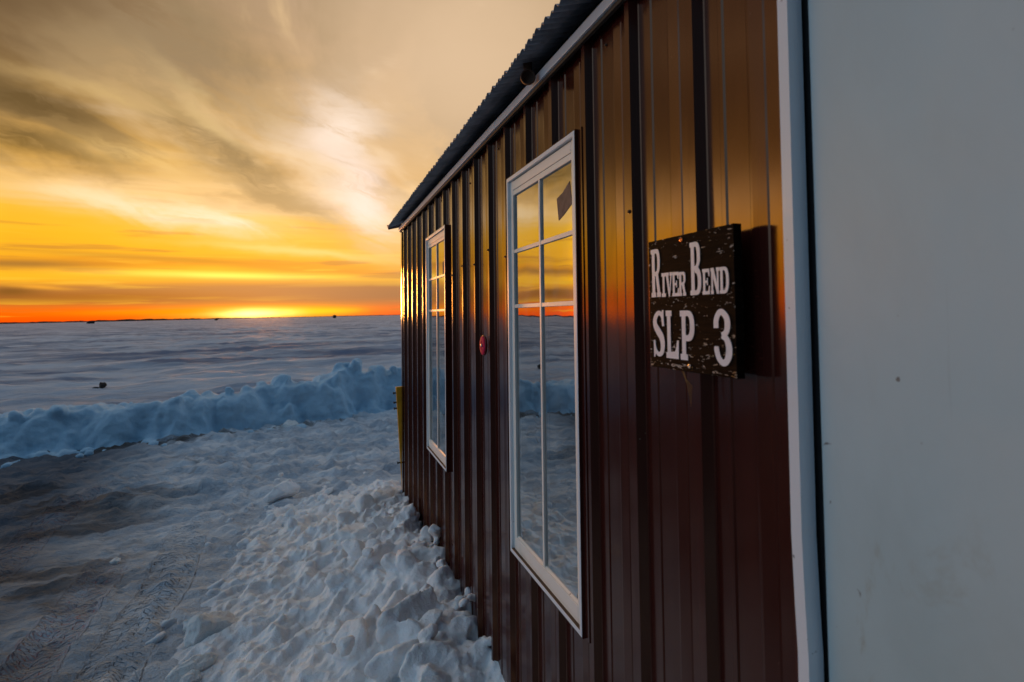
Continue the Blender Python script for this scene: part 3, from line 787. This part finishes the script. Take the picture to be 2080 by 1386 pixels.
# lining: walls inside with openings, floor and ceiling so the room is dark and closed
lb = MB(); xi0, xi1 = .012, .050
open_ = [(wy-.262, wy+.262, .83, 2.10) for wy, _ in WIN]
ya = TRIM_Y - .02
cur = Y0+.02
lb.box(xi0, xi1, Y0+.02, DOOR_Y0-.02, .06, 2.36); lb.box(xi0, xi1, DOOR_Y0-.02, DOOR_Y1+.04, DOOR_Z1+.03, 2.36)
prev = DOOR_Y1+.04
for (a, b, z0, z1) in open_:
    lb.box(xi0, xi1, prev, a, .06, 2.36); lb.box(xi0, xi1, a, b, .06, z0); lb.box(xi0, xi1, a, b, z1, 2.36); prev = b
lb.box(xi0, xi1, prev, Y1-.03, .06, 2.36)
lb.box(XB-.05, XB-.02, Y0+.02, Y1-.03, .06, 2.36); lb.box(xi1, XB-.05, Y0+.02, Y0+.05, .06, 2.36); lb.box(xi1, XB-.05, Y1-.06, Y1-.03, .06, 2.36)
lb.build('lining', M['lining'], H)
MB().box(.0, XB-.01, Y0+.01, Y1-.012, .03, .058).build('floor', M['floor'], H)
MB().box(.0, XB-.01, Y0+.01, Y1-.012, 2.362, 2.384).build('ceiling', M['lining'], H)
# corner trims
for yy in (Y1, Y0):
    sgn = 1 if yy == Y1 else -1
    MB().box(-.023, -.0205, yy-.03*sgn, yy+.024*sgn, .04, 2.36).box(-.0205, .035, yy+.0215*sgn, yy+.024*sgn, .04, 2.36).build('corner_trim', M['siding'], H)
# roof: two corrugated sheets, corrugations running up the slope
def roof_sheet(side):
    cp, amp = .0318, .0062; n = int((Y1-Y0+.28)/cp*8); xe, ze = -.115, 2.420; xr = XB/2
    P = []
    for i in range(n+1):
        y = Y0-.13 + i*cp/8; w = amp*math.sin(2*math.pi*i/8)
        P.append((y, w, .0025*math.sin(i*.37)+.004*float(perlin2(i*.05, 2.2, 3))))
    rows = [0, .06, .12, .3, .7, 1.0]; vs_ = []
    L = (xr - xe)
    for r_ in rows:
        for y, w, j in P:
            xx = xe + L*r_ + (j if r_ == 0 else 0); zz = ze + L*r_*SL + w
            vs_.append((xx if side == 0 else XB-xx, y, zz))
    m_ = n+1
    o = mesh_obj('roof', vs_, [(a*m_+i, a*m_+i+1, (a+1)*m_+i+1, (a+1)*m_+i) for a in range(len(rows)-1) for i in range(n)], M['roof'], H, smooth=True)
    sd = o.modifiers.new('thickness', 'SOLIDIFY'); sd.thickness = .0012; sd.offset = 0
    return o
roof = roof_sheet(0); roof_b = roof_sheet(1)
MB().prism([(XB/2-.12, 2.420+(XB/2+.115-.12)*SL+.008), (XB/2, 2.420+(XB/2+.115)*SL+.012), (XB/2+.12, 2.420+(XB/2+.115-.12)*SL+.008), (XB/2, 2.420+(XB/2+.115)*SL+.018)], 'y', Y0-.13, Y1+.15).build('ridge_cap', M['roof'], H)
# bent corner of the eave at the far end
tw = mesh_obj('bent_flashing', [(-.117, 4.99, 2.400), (-.115, 4.93, 2.418), (.0, 4.98, 2.445), (.0, 4.90, 2.452), (-.125, 5.00, 2.433), (-.113, 4.985, 2.388), (.01, 5.0, 2.42)],
              [(0, 1, 3, 2), (0, 4, 1), (0, 5, 6, 2)], M['roof'], H)
tw.modifiers.new('thickness', 'SOLIDIFY').thickness = .0012
# fascia in two lengths with a lap, and the wooden strip under it
fb = MB()
fb.box(-.037, -.0205, Y0-.06, 2.10, 2.364, 2.393).box(-.0385, -.0210, 2.085, Y1+.05, 2.3635, 2.3925)
fb.build('fascia', M['trim'], H, bevel=.0015)
MB().box(.003, .020, Y0+.03, Y1-.03, 2.3846, 2.446).build('blocking', M['dark'], H)
MB().box(-.0300, -.0202, Y0-.05, Y1+.03, 2.353, 2.3632).build('fascia_strip', M['lining'], H)
# screws in the sheet ribs
sp = MB().lathe([(.0050, .0), (.0050, -.0010), (.0034, -.0014), (.0034, -.0038), (.0024, -.0045)], (0, 0, 0), 'x', 8)
scr0 = sp.build('screw', M['screw'], front); first = True
def in_open(y, z):
    return any(abs(y-wy) < WY+.02 and WZ0-.03 < z < WZ1+.03 for wy, _ in WIN) or (y < TRIM_Y+.02)
for z in (.42, 1.10, 1.88, 2.30):
    for k in range(0, 18):
        y = RIM + .2263*k + (.0285 if z != 1.88 else -.011)
        zz = z + random.uniform(-.035, .035); xx = -.0195
        if z == 1.88: y = RIM + .2263*k + .012; xx = -.0196
        else: y = RIM + .2263*k - .085; xx = -.0002
        if y > Y1-.05 or y < TRIM_Y+.03 or in_open(y, zz): continue
        if random.random() < (.3 if z == 1.88 else .8): continue
        s_ = scr0 if first else scr0.copy()
        if not first: COL.objects.link(s_); s_.parent = front
        s_.location = (xx, y, zz); first = False

# windows
def window(wy, first_):
    ya, yb = wy-WY, wy+WY; z0, z1 = WZ0, WZ1
    cf, xo = .013, -.031          # casing face width, casing face plane
    mb = MB()
    def ring(mb, y0, y1, z0, z1, t, xf, xk, tb=None):
        tb = tb or t
        # mitred ring of four boards
        for quad in ([(y0, z0), (y0+t, z0+tb), (y0+t, z1-t), (y0, z1)], [(y1, z0), (y1, z1), (y1-t, z1-t), (y1-t, z0+tb)],
                     [(y0, z1), (y0+t, z1-t), (y1-t, z1-t), (y1, z1)], [(y0, z0), (y1, z0), (y1-t, z0+tb), (y0+t, z0+tb)]):
            mb.prism(quad, 'x', xf, xk)
    ring(mb, ya, yb, z0, z1, cf, xo, .011)
    win = mb.build('window', M['trim'], H, bevel=.0012)
    fl = MB(); e = .0022
    fl.box(-.0302, 0, ya-e, ya-.0002, z0-e, z1+e); fl.box(-.0302, 0, yb+.0002, yb+e, z0-e, z1+e)
    fl.box(-.0302, 0, ya-.0001, yb+.0001, z1+.0002, z1+e); fl.box(-.0302, 0, ya-.0001, yb+.0001, z0-e, z0-.0002)
    if first_: fl.box(-.0222, 0, ya-e-.024, ya-e-.0001, z0-e, z1+e)   # J-channel leg lying against the next rib
    fl.build('flashing', M['siding'], win)
    fr = MB(); ia, ib, ja, jb = ya+cf+.0004, yb-cf-.0004, z0+cf+.0004, z1-cf-.0004
    xs = -.0205
    # frame: stiles, a head board over a rail, a bottom rail with a sloped glazing bead
    st = .030
    fr.box(xs, .011, ia, ia+st, ja, jb); fr.box(xs, .011, ib-st, ib, ja, jb)
    fr.box(xs-.0004, .011, ia+st, ib-st, jb-.034, jb-.003); fr.box(xs+.0008, .011, ia+st, ib-st, jb-.054, jb-.0355)
    fr.box(xs-.0004, .011, ia+st, ib-st, ja, ja+.046)
    fo = fr.build('sash', M['white'], win, bevel=.0015)
    gz0, gz1 = ja+.046, jb-.054; ga, gb = ia+st, ib-st
    bd = MB().prism([(-.0185, gz0+.0005), (-.006, gz0+.011), (.010, gz0+.011), (.010, gz0+.0005)], 'y', ga, gb)
    bd.build('glazing_bead', M['white'], win, bevel=.0008)
    mu = MB()
    mu.box(-.0190, .006, wy-.0065, wy+.0065, gz0+.002, gz1)
    for zc in (1.868, 1.672):
        mu.box(-.0184, .006, ga, wy-.0066, zc-.0065, zc+.0065); mu.box(-.0184, .006, wy+.0066, gb, zc-.0065, zc+.0065)
    mu.build('muntin', M['white'], win, bevel=.001)
    MB().box(-.0125, -.0095, ga-.004, gb+.004, gz0-.004, gz1+.004).build('pane', M['glass'], win)
    # curtain hanging well inside
    cb = []; n = 40
    for j in (0, 1):
        for i in range(n+1):
            yy = ga + (gb-ga)*i/n; cb.append((.11+.016*math.sin(i*1.1+wy), yy, (gz0+.03 if j == 0 else gz1+.02)))
    cu = mesh_obj('curtain', cb, [(i, i+1, n+2+i, n+1+i) for i in range(n)], M['curtain'], win, smooth=True)
    # rust stained ledge of the lower trim
    MB().box(-.0305, -.0206, ia, ib, ja-.0002, ja+.0008).build('sill', M['rust'], win)
    return win
M['rust'] = mat_plain('rusty_sill', (.11, .062, .03), .8, nscale=25, var=.6)
window(WIN[0][0], True); window(WIN[1][0], False)

# red reflector screwed to a rib, with its screw
rf = MB().lathe([(.041, 0), (.043, -.003), (.043, -.007), (.040, -.009)], (-.0200, 2.312, 1.514), 'x', 36).build('reflector', M['redrim'], H, smooth=True)
MB().lathe([(.0395, 0), (.0395, -.002), (.036, -.0035), (.020, -.0042), (.019, -.0032), (.006, -.003)], (-.0291, 2.312, 1.514), 'x', 36).build('lens', M['red'], rf, smooth=True)
MB().lathe([(.0075, 0), (.0075, -.003), (.005, -.0055), (.002, -.006)], (-.0325, 2.312, 1.514), 'x', 14).build('screw', M['zinc'], rf, smooth=True)

# door with its metal trim
tb_ = MB()
pts = [(.05, .663), (.8, .664), (1.08, .6640), (1.15, .6635), (1.22, .6665), (1.32, .6695), (1.46, .6690), (1.6, .6685), (1.9, .6680), (2.27, .667)]
vs_ = []; xs_ = (-.027, .0)
for z, y in pts:
    vs_ += [(-.026, y, z), (-.026, y-.0190, z), (.000, y-.0200, z), (.000, y, z)]
fs = [(i*4+j, i*4+(j+1) % 4, (i+1)*4+(j+1) % 4, (i+1)*4+j) for i in range(len(pts)-1) for j in range(4)] + [(0, 1, 2, 3), ((len(pts)-1)*4+3, (len(pts)-1)*4+2, (len(pts)-1)*4+1, (len(pts)-1)*4)]
df = mesh_obj('door_frame', vs_, fs, M['trim'], H)
bm = bmesh.new(); bm.from_mesh(df.data); bmesh.ops.recalc_face_normals(bm, faces=bm.faces); bm.to_mesh(df.data); bm.free()
MB().box(-.026, .004, DOOR_Y0-.045, .667, DOOR_Z1+.012, DOOR_Z1+.05).build('head_trim', M['trim'], df)
MB().box(-.026, .004, DOOR_Y0-.045, DOOR_Y0-.006, .05, DOOR_Z1+.0118).build('side_trim', M['trim'], df)
MB().box(.0065, .022, .6400, .6600, .06, DOOR_Z1+.010).build('jamb', M['rubber'], df)
MB().box(.012, .024, DOOR_Y1-.006, .6398, .06, DOOR_Z1+.010).build('seal', M['rubber'], df)
dr = MB().box(-.004, .034, DOOR_Y0, DOOR_Y1, .09, DOOR_Z1).build('door', M['door'], H, bevel=.004)
hd = MB().lathe([(.030, 0), (.030, -.006), (.012, -.010), (.011, -.030), (.024, -.038), (.027, -.055), (.018, -.066), (.004, -.068)], (-.004, DOOR_Y0+.07, 1.02), 'x', 28).build('handle', M['zinc'], dr, smooth=True)

# ------------------------------------------------------------------ things on the hut
def hut_point(p):
    c, s = math.cos(LAM), math.sin(LAM); x, y, z = p
    return Vector((x*c + z*s - 1.65*s, y, -x*s + z*c))
# paper scraps on the panes
def paper(poly, dy, label):
    zc = sum(p[1] for p in poly)/len(poly); yc = sum(p[0] for p in poly)/len(poly)
    mb = MB().prism([(y-yc, z-zc) for y, z in poly], 'x', -.0010, -.0002)
    o = mb.build('paper_scrap', M['paper']); o.location = hut_point((-.0126, yc+dy, zc)); o.rotation_euler = (0, LAM, 0)
    tag(o, label, 'paper', 'paper scraps stuck on window panes')
paper([(1.543, 1.984), (1.500, 1.993), (1.451, 2.016), (1.444, 1.985), (1.437, 1.950), (1.490, 1.929), (1.531, 1.917)], 0, 'brown diamond shaped paper scrap on the upper pane of the nearer window')
paper([(1.520, 1.945), (1.430, 1.955), (1.430, 1.865), (1.520, 1.872)], 1.675, 'pinkish square paper scrap on the farther window near the corner')
# round nest under the eave
nt_ = empty('wasp_nest', hut_point((-.063, 1.64, 2.378)), (0, LAM, 0))
tag(nt_, 'small round brown nest tucked under the eave beside the white fascia', 'nest')
nb = MB(); seg = 26; prof = [(.006, .0), (.016, -.002), (.0225, -.012), (.0235, -.022), (.0225, -.030), (.0195, -.030), (.0190, -.020), (.012, -.014), (.004, -.012)]
nb.lathe([(r_, -h_) for r_, h_ in prof], (0, 0, 0), 'y', seg)
no = nb.build('shell', M['nest'], nt_, smooth=True); no.rotation_euler = (R(-10), 0, R(180-22)); no.location = (0, .0, 0)
ni = MB().lathe([(.003, .0), (.010, .002), (.011, .006), (.008, .010), (.002, .011)], (0, -.027, 0), 'y', 20).build('comb', M['nestin'], nt_, smooth=True)
ni.rotation_euler = no.rotation_euler
MB().tube([(.002, .012, .012), (.004, .012, .030), (.003, .012, .062)], [.016, .013, .015], 12).build('stalk', M['nest'], nt_, smooth=True)

# the name board
SY0, SY1, SZ0, SZ1 = .7530, 1.0045, 1.5345, 1.7865
syc, szc = (SY0+SY1)/2, (SZ0+SZ1)/2; sw, sh = SY1-SY0, SZ1-SZ0
SG = empty('name_board', hut_point((-.0250, syc, szc)), (0, LAM, 0))
tag(SG, 'black weathered wooden name board with white lettering screwed to the ribbed wall', 'sign')
bd = MB(); n = 24
def board():
    # slightly chewed outline
    per = []
    for i in range(n): per.append((-sw/2 + sw*i/n, -sh/2))
    for i in range(n): per.append((sw/2, -sh/2 + sh*i/n))
    for i in range(n): per.append((sw/2 - sw*i/n, sh/2))
    for i in range(n): per.append((-sw/2, sh/2 - sh*i/n))
    per = [(y - math.copysign(1, y)*max(0, .0011*float(perlin2(i*.7, .3, 2))), z - math.copysign(1, z)*max(0, .0011*float(perlin2(i*.6, 4.3, 2)))) for i, (y, z) in enumerate(per)]
    return MB().prism(per, 'x', -.0195, -.0035)
board().build('board', M['sign'], SG, bevel=.0008)
XF = -.0196
def UV(u, v): return (sw/2 - u*sw, -sh/2 + v*sh)   # u runs left to right as read, v upwards
def arc(cx, cy, rx, ry, a0, a1, n=14, p=2.4):
    o_ = []
    for i in range(n+1):
        a = R(a0 + (a1-a0)*i/n); c_, s_ = math.cos(a), math.sin(a)
        o_.append((cx + rx*math.copysign(abs(c_)**(2/p), c_), cy + ry*math.copysign(abs(s_)**(2/p), s_)))
    return o_
def L_R(w, h, st, t, se):
    m_ = h*.44; sb = se+st
    outer = [(0, 0), (sb+se*.8, 0), (sb+se*.8, t), (sb, t), (sb, m_), (sb+w*.08, m_), (w*.66, t), (w*.60, t), (w*.60, 0), (w, 0), (w, t), (w*.93, t), (w*.74, m_+t*.5)]
    outer += arc(w*.62, (m_+h)/2+t*.15, w*.33, (h-m_)/2-t*.15, -75, 90)[0:]
    outer += [(0, h), (0, h-t), (se, h-t), (se, t), (0, t)]
    hole = [(sb, m_+t*.95), (w*.50, m_+t*.95)] + arc(w*.52, (m_+h)/2+t*.02, w*.17, (h-m_)/2-t*.95, -90, 90) + [(sb, h-t*.95)]
    return [outer, hole]
def L_B(w, h, st, t, se):
    m_ = h*.50; sb = se+st
    outer = [(0, 0), (w*.55, 0)] + arc(w*.56, m_*.52, w*.44, m_*.52, -90, 62) + arc(w*.54, (m_+h)/2, w*.40, (h-m_)/2, -62, 90) + [(0, h), (0, h-t), (se, h-t), (se, t), (0, t)]
    h1 = [(sb, t), (w*.48, t)] + arc(w*.50, m_*.5, w*.20, m_*.5-t*.98, -90, 90) + [(sb, m_-t*.4)]
    h2 = [(sb, m_+t*.5), (w*.46, m_+t*.5)] + arc(w*.47, (m_+h)/2-t*.2, w*.19, (h-m_)/2-t*.78, -90, 90) + [(sb, h-t)]
    return [outer, h1, h2]
def L_D(w, h, st, t, se):
    sb = se+st
    return [[(0, 0), (w*.5, 0)] + arc(w*.5, h/2, w*.5, h/2, -90, 90) + [(0, h), (0, h-t), (se, h-t), (se, t), (0, t)],
            [(sb, t), (w*.46, t)] + arc(w*.46, h/2, w*.26, h/2-t, -90, 90) + [(sb, h-t)]]
def L_P(w, h, st, t, se):
    sb = se+st; m_ = h*.42
    outer = [(0, 0), (sb+se, 0), (sb+se, t), (sb, t), (sb, m_-t*.3), (w*.55, m_-t*.3)] + arc(w*.55, (m_-t*.3+h)/2, w*.45, (h-m_+t*.3)/2, -90, 90) + [(0, h), (0, h-t), (se, h-t), (se, t), (0, t)]
    hole = [(sb, m_+t*.7), (w*.48, m_+t*.7)] + arc(w*.50, (m_+h)/2-t*.1, w*.20, (h-m_)/2-t*.8, -90, 90) + [(sb, h-t)]
    return [outer, hole]
def L_I(w, h, st, t, se):
    a = (w-st)/2
    return [[(0, 0), (w, 0), (w, t), (a+st, t), (a+st, h-t), (w, h-t), (w, h), (0, h), (0, h-t), (a, h-t), (a, t), (0, t)]]
def L_V(w, h, st, t, se):
    return [[(w*.46, 0), (w*.60, 0), (w*.90, h-t), (w, h-t), (w, h), (w*.62, h), (w*.62, h-t), (w*.74, h-t), (w*.57, h*.28), (w*.40, h-t), (w*.50, h-t), (w*.50, h), (0, h), (0, h-t), (w*.10, h-t)]]
def L_E(w, h, st, t, se):
    sb = se+st; m_ = h*.5
    return [[(0, 0), (w*.97, 0), (w, h*.33), (w*.88, h*.33), (w*.78, t*1.1), (sb, t*1.1), (sb, m_-t*.4), (w*.60, m_-t*.4), (w*.62, m_-t*1.2), (w*.73, m_-t*1.2), (w*.73, m_+t*1.2), (w*.62, m_+t*1.2), (w*.60, m_+t*.4), (sb, m_+t*.4),
             (sb, h-t*1.1), (w*.76, h-t*1.1), (w*.86, h*.70), (w*.98, h*.70), (w*.95, h), (0, h), (0, h-t), (se, h-t), (se, t), (0, t)]]
def L_N(w, h, st, t, se):
    k = st*.75
    return [[(0, 0), (se*2+k, 0), (se*2+k, t), (se+k, t), (se+k, h*.66), (w*.72, 0), (w-se, 0), (w-se, h-t), (w, h-t), (w, h), (w-2*se-k, h), (w-2*se-k, h-t), (w-se-k, h-t), (w-se-k, h*.40), (w*.36, h), (0, h), (0, h-t), (se, h-t), (se, t), (0, t)]]
def L_L(w, h, st, t, se):
    sb = se+st
    return [[(0, 0), (w*.97, 0), (w, h*.38), (w*.87, h*.38), (w*.80, h*.24), (w*.70, t*1.25), (sb, t*1.15), (sb, h-t), (sb+se, h-t), (sb+se, h), (0, h), (0, h-t), (se, h-t), (se, t), (0, t)]]
def cr(pts, n=8):
    out = []; P = [pts[0]] + list(pts) + [pts[-1]]
    for i in range(1, len(P)-2):
        p0, p1, p2, p3 = [np.array(q) for q in P[i-1:i+3]]
        for k in range(n):
            t = k/n; out.append(.5*((2*p1) + (-p0+p2)*t + (2*p0-5*p1+4*p2-p3)*t*t + (-p0+3*p1-3*p2+p3)*t**3))
    out.append(np.array(pts[-1])); return np.array(out)
def ribbon(pts, n=8, w=1, h=1):
    c = cr([(p[0]*w, p[1]*h, p[2]) for p in pts], n)
    t = np.gradient(c[:, :2], axis=0); t /= np.linalg.norm(t, axis=1)[:, None] + 1e-9; nn = np.stack([-t[:, 1], t[:, 0]], 1)
    a = c[:, :2] + nn*c[:, 2:3]/2; b = c[:, :2] - nn*c[:, 2:3]/2
    return [tuple(q) for q in a] + [tuple(q) for q in b[::-1]]
def L_S(w, h, st, t, se):
    k = st
    return [ribbon([(.90, .66, .5*k), (.84, .82, .6*k), (.66, .925, .75*k), (.42, .925, .8*k), (.20, .82, 1.0*k), (.20, .68, 1.15*k), (.45, .55, 1.35*k), (.72, .43, 1.3*k), (.82, .27, 1.15*k), (.74, .12, .95*k), (.54, .065, .75*k), (.32, .09, .7*k), (.16, .20, .55*k), (.10, .36, .45*k)], 8, w, h),
            ], [[(w*.80, h*.66), (w*.95, h*.66), (w*.93, h), (w*.82, h), (w*.72, h*.90)], [(w*.04, h*.36), (w*.16, h*.36), (w*.24, h*.12), (w*.14, 0), (w*.05, 0)]]
def L_3(w, h, st, t, se):
    k = st
    return [ribbon([(.13, .66, .95*k), (.14, .80, .95*k), (.30, .925, .85*k), (.52, .94, .85*k), (.76, .84, 1.0*k), (.80, .70, 1.05*k), (.70, .585, .9*k), (.46, .535, .75*k)], 8, w, h),], \
        [ribbon([(.46, .53, .75*k), (.72, .475, .95*k), (.86, .34, 1.15*k), (.84, .19, 1.15*k), (.68, .075, .95*k), (.46, .055, .85*k), (.24, .14, .9*k), (.14, .27, .95*k), (.13, .335, .8*k)], 8, w, h)]
def letter(fn, u0, u1, v0, v1, st=.25, t=.11, se=.10, name='letter'):
    w, h = (u1-u0)*sw, (v1-v0)*sh
    res = fn(w, h, st*w, t*h, se*w)
    layers = [res] if isinstance(res, list) else [res[0]] + [[l] for l in res[1]]
    mbs = MB()
    for li, loops in enumerate(layers):
        cu = bpy.data.curves.new('glyph', 'CURVE'); cu.dimensions = '2D'; cu.fill_mode = 'BOTH'; cu.extrude = .00035 + .00006*li
        for lp in loops:
            s_ = cu.splines.new('POLY'); s_.points.add(len(lp)-1); s_.use_cyclic_u = True
            for i, p in enumerate(lp): s_.points[i].co = (p[0], p[1], 0, 1)
        ob = bpy.data.objects.new('glyph', cu); COL.objects.link(ob)
        me = bpy.data.meshes.new_from_object(ob.evaluated_get(bpy.context.evaluated_depsgraph_get()))
        y0, z0 = UV(u0, v0)
        mbs.add([(XF - .0002 - v.co.z, y0 - v.co.x, z0 + v.co.y) for v in me.vertices], [tuple(p.vertices) for p in me.polygons])
        bpy.data.objects.remove(ob); bpy.data.curves.remove(cu); bpy.data.meshes.remove(me)
    return mbs.build('letter', M['letter'], SG)
vb = .551
letter(L_R, .036, .166, .553, .932, .30, .095, .10)
letter(L_I, .180, .232, vb, .735, .46, .15, .1)
letter(L_V, .232, .322, vb, .735, .2, .14, .1)
letter(L_E, .318, .402, vb, .732, .28, .12, .10)
letter(L_R, .400, .488, vb, .727, .28, .13, .10)
letter(L_B, .541, .664, .551, .928, .30, .090, .10)
letter(L_E, .677, .756, vb, .727, .28, .12, .10)
letter(L_N, .766, .852, vb, .728, .26, .14, .07)
letter(L_D, .855, .947, vb, .727, .26, .13, .10)
letter(L_S, .048, .206, .082, .450, .30, .1, .1)
letter(L_L, .226, .386, .084, .445, .27, .12, .10)
letter(L_P, .407, .575, .083, .443, .27, .12, .12)
letter(L_3, .788, .955, .075, .449, .30, .1, .1)
for u, v, mt_ in ((.442, .963, 'copper'), (.507, .042, 'zinc')):
    y, z = UV(u, v)
    MB().lathe([(.0042, 0), (.0042, -.0008), (.0030, -.0012), (.0018, -.0004), (.0006, -.0004)], (XF, y, z), 'x', 16).build('screw', M[mt_], SG, smooth=True)
tw_ = MB()
y, z = UV(.40, .0)
for k in range(5):
    a = k*.0012
    tw_.tube([(-.017+a*.3, y-a*.6, z+.001), (-.016, y-.006-a, z-.010-a), (-.014+a, y-.011-a*1.6, z-.026), (-.012, y-.012-a*1.2, z-.040-a*5)], [.0005, .0006, .0005, .0003], 5)
tw_.build('twine', M['twine'], SG)

# yellow board beyond the far corner
YB = empty('yellow_board', (-.012, 4.905, 0), (0, R(-2.6), 0))
tag(YB, 'upright yellow board with dark bolts standing behind the far corner of the hut', 'board')
MB().box(-.012, .10, 0, .035, 0.0, 1.04).build('plank', M['yellow'], YB, bevel=.003)
for z in (.40, .86, .91, .99):
    MB().lathe([(.007, 0), (.007, -.018), (.011, -.019), (.011, -.026), (.004, -.027)], (-.012, .017, z), 'x', 8).build('bolt', M['bolt'], YB)
